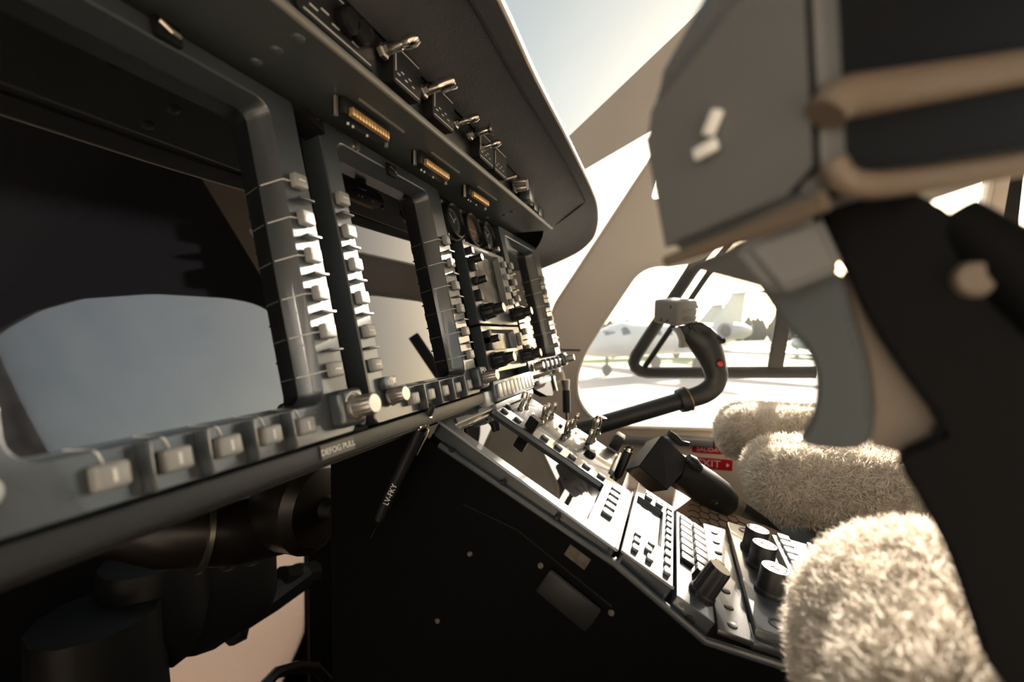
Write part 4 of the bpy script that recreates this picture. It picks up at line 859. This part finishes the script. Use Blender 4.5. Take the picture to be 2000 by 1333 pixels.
def near_stick():
    ray = D(1720, 650).normalized(); e1 = ray.cross(ZV).normalized(); Mt = frame(depth(1720, 650, .105), e1, e1.cross(ray))
    t = thing('control_stick', 'huge blurred stick grip with grey head close to the viewer, top right', 'control stick', Mt)
    dd = lambda x, y, d: depth(x, y, d)
    def hull(name, pts, m, bev=.003, par=t):
        bm = B()
        for p in pts: bm.verts.new(p)
        bmesh.ops.convex_hull(bm, input=bm.verts[:]); bmesh.ops.dissolve_limit(bm, angle_limit=.05, verts=bm.verts[:], edges=bm.edges[:])
        bmesh.ops.recalc_face_normals(bm, faces=bm.faces[:]); bmesh.ops.bevel(bm, geom=bm.edges[:], offset=bev, segments=3, affect='EDGES')
        return objW(name, bm, m, par)
    FL, EB, RB = dd(1283, 512, .125), dd(1630, 378, .094), dd(2110, 300, .118)
    top_ = [dd(1232, 235, .125), dd(1392, -10, .123), dd(1470, -190, .116), dd(1600, -240, .092), dd(2120, -200, .118)]
    bk = (RB-EB)
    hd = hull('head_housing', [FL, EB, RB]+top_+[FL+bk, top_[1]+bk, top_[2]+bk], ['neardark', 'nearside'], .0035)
    for p_ in hd.data.polygons:  # viewer-facing side takes the darker colour as painted shade
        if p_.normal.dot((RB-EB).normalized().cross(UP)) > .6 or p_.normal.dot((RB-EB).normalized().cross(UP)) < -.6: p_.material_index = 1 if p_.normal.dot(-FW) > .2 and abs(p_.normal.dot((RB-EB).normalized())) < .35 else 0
    bm = B(); tube(bm, [dd(1300, 512, .1235), dd(1440, 462, .109), dd(1612, 392, .0925)], [.0016, .0022, .0022], 10); objW('rim_glint', bm, 'nearrim', hd)  # tan tube standing in for light caught on the lower bevel
    bm = B(); tube(bm, spl([dd(1612, 225, .0925), dd(1640, 195, .0925), dd(1720, 180, .095), dd(1900, 150, .104), dd(2100, 115, .114)], 4), .0042, 12); objW('side_ridge', bm, 'nearrim', hd)  # real ridges, their tan highlight put into the colour
    bm = B(); tube(bm, spl([dd(1622, 318, .0925), dd(1650, 352, .0925), dd(1710, 362, .094), dd(1850, 345, .101), dd(2100, 305, .114)], 4), .0028, 12); objW('side_ridge', bm, 'nearrim', hd)
    for x, y in ((1392, 240), (1378, 292)): bm = B(); box(bm, (0, 0, 0), (.006, .003, .0016), .0006); o = objW('white_mark', bm, 'mark', hd); o.matrix_local = wm(hd).inverted() @ frame(dd(x, y, .1085), (FL-EB)*-1, UP) @ RZ(.9 if y < 260 else 0)
    hull('trigger_mount', [dd(1335, 522, .12), dd(1445, 480, .105), dd(1600, 420, .1), dd(1650, 525, .1), dd(1525, 575, .104)]+[dd(1335, 520, .135), dd(1600, 420, .125), dd(1650, 520, .125), dd(1525, 570, .125)], 'neardark', .0015)
    fn = lambda x, y: tuple(onM(Mt, x, y).xy)
    bm = B(); prism(bm, [fn(*p) for p in smooth_poly([(1470, 530), (1535, 640), (1578, 692), (1592, 755), (1582, 820), (1560, 868), (1690, 878), (1702, 800), (1692, 715), (1665, 620), (1632, 525), (1550, 500)], 4)], -.018, 0, I4, .0012); obj('trigger_blade', bm, 'neartrig', t)
    bm = B(); prism(bm, [fn(*p) for p in [(1630, 520), (1680, 540), (1735, 640), (1815, 765), (1855, 850), (1770, 900), (1690, 878), (1700, 800), (1690, 715), (1660, 620)]], -.012, -.005, I4, .001); obj('trigger_web', bm, 'nearweb', t)
    bm = B(); prism(bm, [fn(*p) for p in smooth_poly([(1600, 400), (1650, 530), (1705, 645), (1785, 762), (1838, 848), (1752, 886), (1785, 960), (1850, 1080), (1895, 1210), (1975, 1360), (2250, 1400), (2300, 900), (2200, 620), (2020, 530), (1880, 432), (1780, 372)], 2)], -.024, 0, I4, .0012); obj('grip', bm, 'nearstick', t)
    bm = B(); tube(bm, [fn(1860, 420)+(-.006,), fn(1980, 520)+(-.004,), fn(2110, 640)+(-.004,)], [.006, .008, .008], 12); obj('thumb_shell', bm, 'nearstick', t)
    bm = B(); lathe(bm, [(.004, 0), (.003, .002), (0, .0022)], TR(*fn(1905, 545), .0005), 14); obj('trim_button', bm, 'nearweb', t)
    return t
near_stick()
# ================================================================== SEATS WITH SHEEPSKIN COVERS
def blob(parts, sub=3, seed=1, amp=.006):
    """soft padded mesh from overlapping rounded boxes"""
    bm = B()
    for c, s, r in parts:
        t = bmesh.new(); bmesh.ops.create_cube(t, size=1); bmesh.ops.scale(t, vec=s, verts=t.verts)
        bmesh.ops.bevel(t, geom=t.edges[:], offset=r, segments=5, affect='EDGES', profile=.5); bmesh.ops.subdivide_edges(t, edges=[e for e in t.edges if e.calc_length() > .05], cuts=4, use_grid_fill=True)
        bmesh.ops.translate(t, vec=c, verts=t.verts); merge(bm, t)
    from mathutils import noise
    bm.normal_update()
    for v in bm.verts: v.co += v.normal*(noise.noise(v.co*14+Vector((seed, 0, 0)))*amp+noise.noise(v.co*40)*amp*.35)
    return bm
def fur(name, base, parent, n, length, keep, m='fleece', seed=1, width=.00032, comb=(0, 0, -.15), clump=.75):
    """wool: short curled ribbons scattered over a mesh, in one object"""
    rng = np.random.default_rng(seed); me = base.data; me.calc_loop_triangles()
    V = np.array([v.co[:] for v in me.vertices]); Tn = np.array([t.vertices[:] for t in me.loop_triangles]); 
    a, b, c = V[Tn[:, 0]], V[Tn[:, 1]], V[Tn[:, 2]]; N = np.cross(b-a, c-a); A = np.linalg.norm(N, axis=1)/2; N = N/(2*A[:, None]+1e-12)
    cen = (a+b+c)/3; wgt = A*keep(cen, N); wgt /= wgt.sum()
    f = rng.choice(len(A), n, p=wgt); u = rng.random(n); v = rng.random(n); s = u+v > 1; u[s] = 1-u[s]; v[s] = 1-v[s]
    P = a[f]+(b-a)[f]*u[:, None]+(c-a)[f]*v[:, None]; NN = N[f]
    # curls share a direction inside small cells so the wool clumps
    cell = np.floor((P+np.sin(P[:, [1, 2, 0]]*700)*.0012)/.0045).astype(int); hsh = (cell[:, 0]*73856093 ^ cell[:, 1]*19349663 ^ cell[:, 2]*83492791) & 0xffff
    cr = np.random.default_rng(seed+5).normal(size=(65536, 3)); cd = cr[hsh]
    dr = NN+cd*clump*.8+rng.normal(size=(n, 3))*.35+np.array(comb); dr /= np.linalg.norm(dr, axis=1)[:, None]
    sd = np.cross(dr, rng.normal(size=(n, 3))); sd /= np.linalg.norm(sd, axis=1)[:, None]; bend = np.cross(dr, sd)
    L = length*(.55+.7*rng.random(n))[:, None]; wv = width*(.7+.6*rng.random(n))[:, None]
    p0 = P-dr*.001; p1 = P+dr*L*.45+bend*L*.10; p2 = P+dr*L*.8+bend*L*.34; p3 = P+dr*L*.86+bend*L*.66
    pts = np.stack([p0-sd*wv, p0+sd*wv, p1-sd*wv*.9, p1+sd*wv*.9, p2-sd*wv*.7, p2+sd*wv*.7, p3], 1).reshape(-1, 3)
    base_i = np.arange(n)*7
    quads = np.stack([base_i, base_i+1, base_i+3, base_i+2, base_i+2, base_i+3, base_i+5, base_i+4], 1).reshape(-1, 4)
    tris = np.stack([base_i+4, base_i+5, base_i+6], 1)
    loops = np.concatenate([quads.reshape(-1), tris.reshape(-1)]); nq, ntr = len(quads), len(tris)
    ms = bpy.data.meshes.new(name); ms.vertices.add(len(pts)); ms.vertices.foreach_set('co', pts.reshape(-1).astype(np.float32))
    ms.loops.add(len(loops)); ms.loops.foreach_set('vertex_index', loops.astype(np.int32)); ms.polygons.add(nq+ntr)
    starts = np.concatenate([np.arange(nq)*4, nq*4+np.arange(ntr)*3]).astype(np.int32)
    ms.polygons.foreach_set('loop_start', starts); ms.update(calc_edges=True); ms.validate()
    ms.materials.append(MT[m]); o = bpy.data.objects.new(name, ms); C.objects.link(o); o.parent = parent; o.matrix_local = base.matrix_local.copy() if base.parent == parent else I4; o['kind'] = 'stuff'; return o
def seat(label, x0, x1, yf, zt, far, seed, nf, fl, back=True, cut=None):
    """x0..x1 cushion sides, yf front edge, zt top; far thigh pad further forward"""
    cx = (x0+x1)/2; t = thing('crew_seat', label, 'seat', TR(*W(cx, yf-.25, zt-.4)))
    h = .092; wp = (x1-x0)*.38
    parts = [(W(x0+wp/2, yf-.13, zt-h/2), (wp, .26, h), .045), (W(x1-wp/2, yf-.13+far, zt-h/2+.012), (wp, .26, h), .045), (W(cx, yf-.33, zt-h/2), (x1-x0, .34, h), .05)]
    bm = blob(parts, seed=seed); cu = objW('sheepskin_cushion', bm, 'fleece', t)
    def keep(cen, N):
        return np.where((N[:, 2] > -.75) & (cen[:, 1] > yf-.46), 1.0, .05)
    fur('wool', cu, t, nf, fl, keep if cut is None else cut, seed=seed, width=.0007 if cut is None else .00032)
    BX('side_panel', x0+.02, x1-.02, yf-.50, yf-.075, zt-.34, zt-h+.01, 'seatgrey', t, .02)
    for k in range(3):
        bm = B(); tube(bm, [W(x0+.022, yf-.085-.035*k, zt-h-.0), W(x0+.014, yf-.095-.035*k, zt-h-.10), W(x0+.02, yf-.11-.035*k, zt-.33)], .014, 10); objW('leather_pleat', bm, 'seattan', t, 'tan leather pleat')
    BX('pedestal', cx-.10, cx+.10, yf-.42, yf-.16, -1.155, zt-.33, 'black', t, .02)
    if back:
        parts = [(W(cx+.03, yf-.56, zt+.03), (x1-x0-.14, .12, .4), .045)]
        bm = blob(parts, seed=seed+3); bk = objW('sheepskin_backrest', bm, 'fleece', t)
        fur('wool', bk, t, 22000, .012, lambda cen, N: np.where((N[:, 1] > .2) | (N[:, 0] < -.2), 1., .02), seed=seed+9, width=.0008)
        BX('back_shell', x0+.13, x1-.06, yf-.66, yf-.61, zt-.2, zt+.2, 'seatgrey', t, .02)
    return t
seat('right seat with sheepskin cushion below the side window, red signs beyond', .665, 1.075, -.102, -.163, .02, 1, 150000, .012)
seat('near seat with shaggy cream sheepskin corner at the bottom right', -.14, .272, -.052, -.098, .0 , 2, 320000, .0078, back=False,
     cut=lambda cen, N: np.where((cen[:, 0] > .06) & (cen[:, 1] > -.36) & (N[:, 2] > -.6), 1., .01))
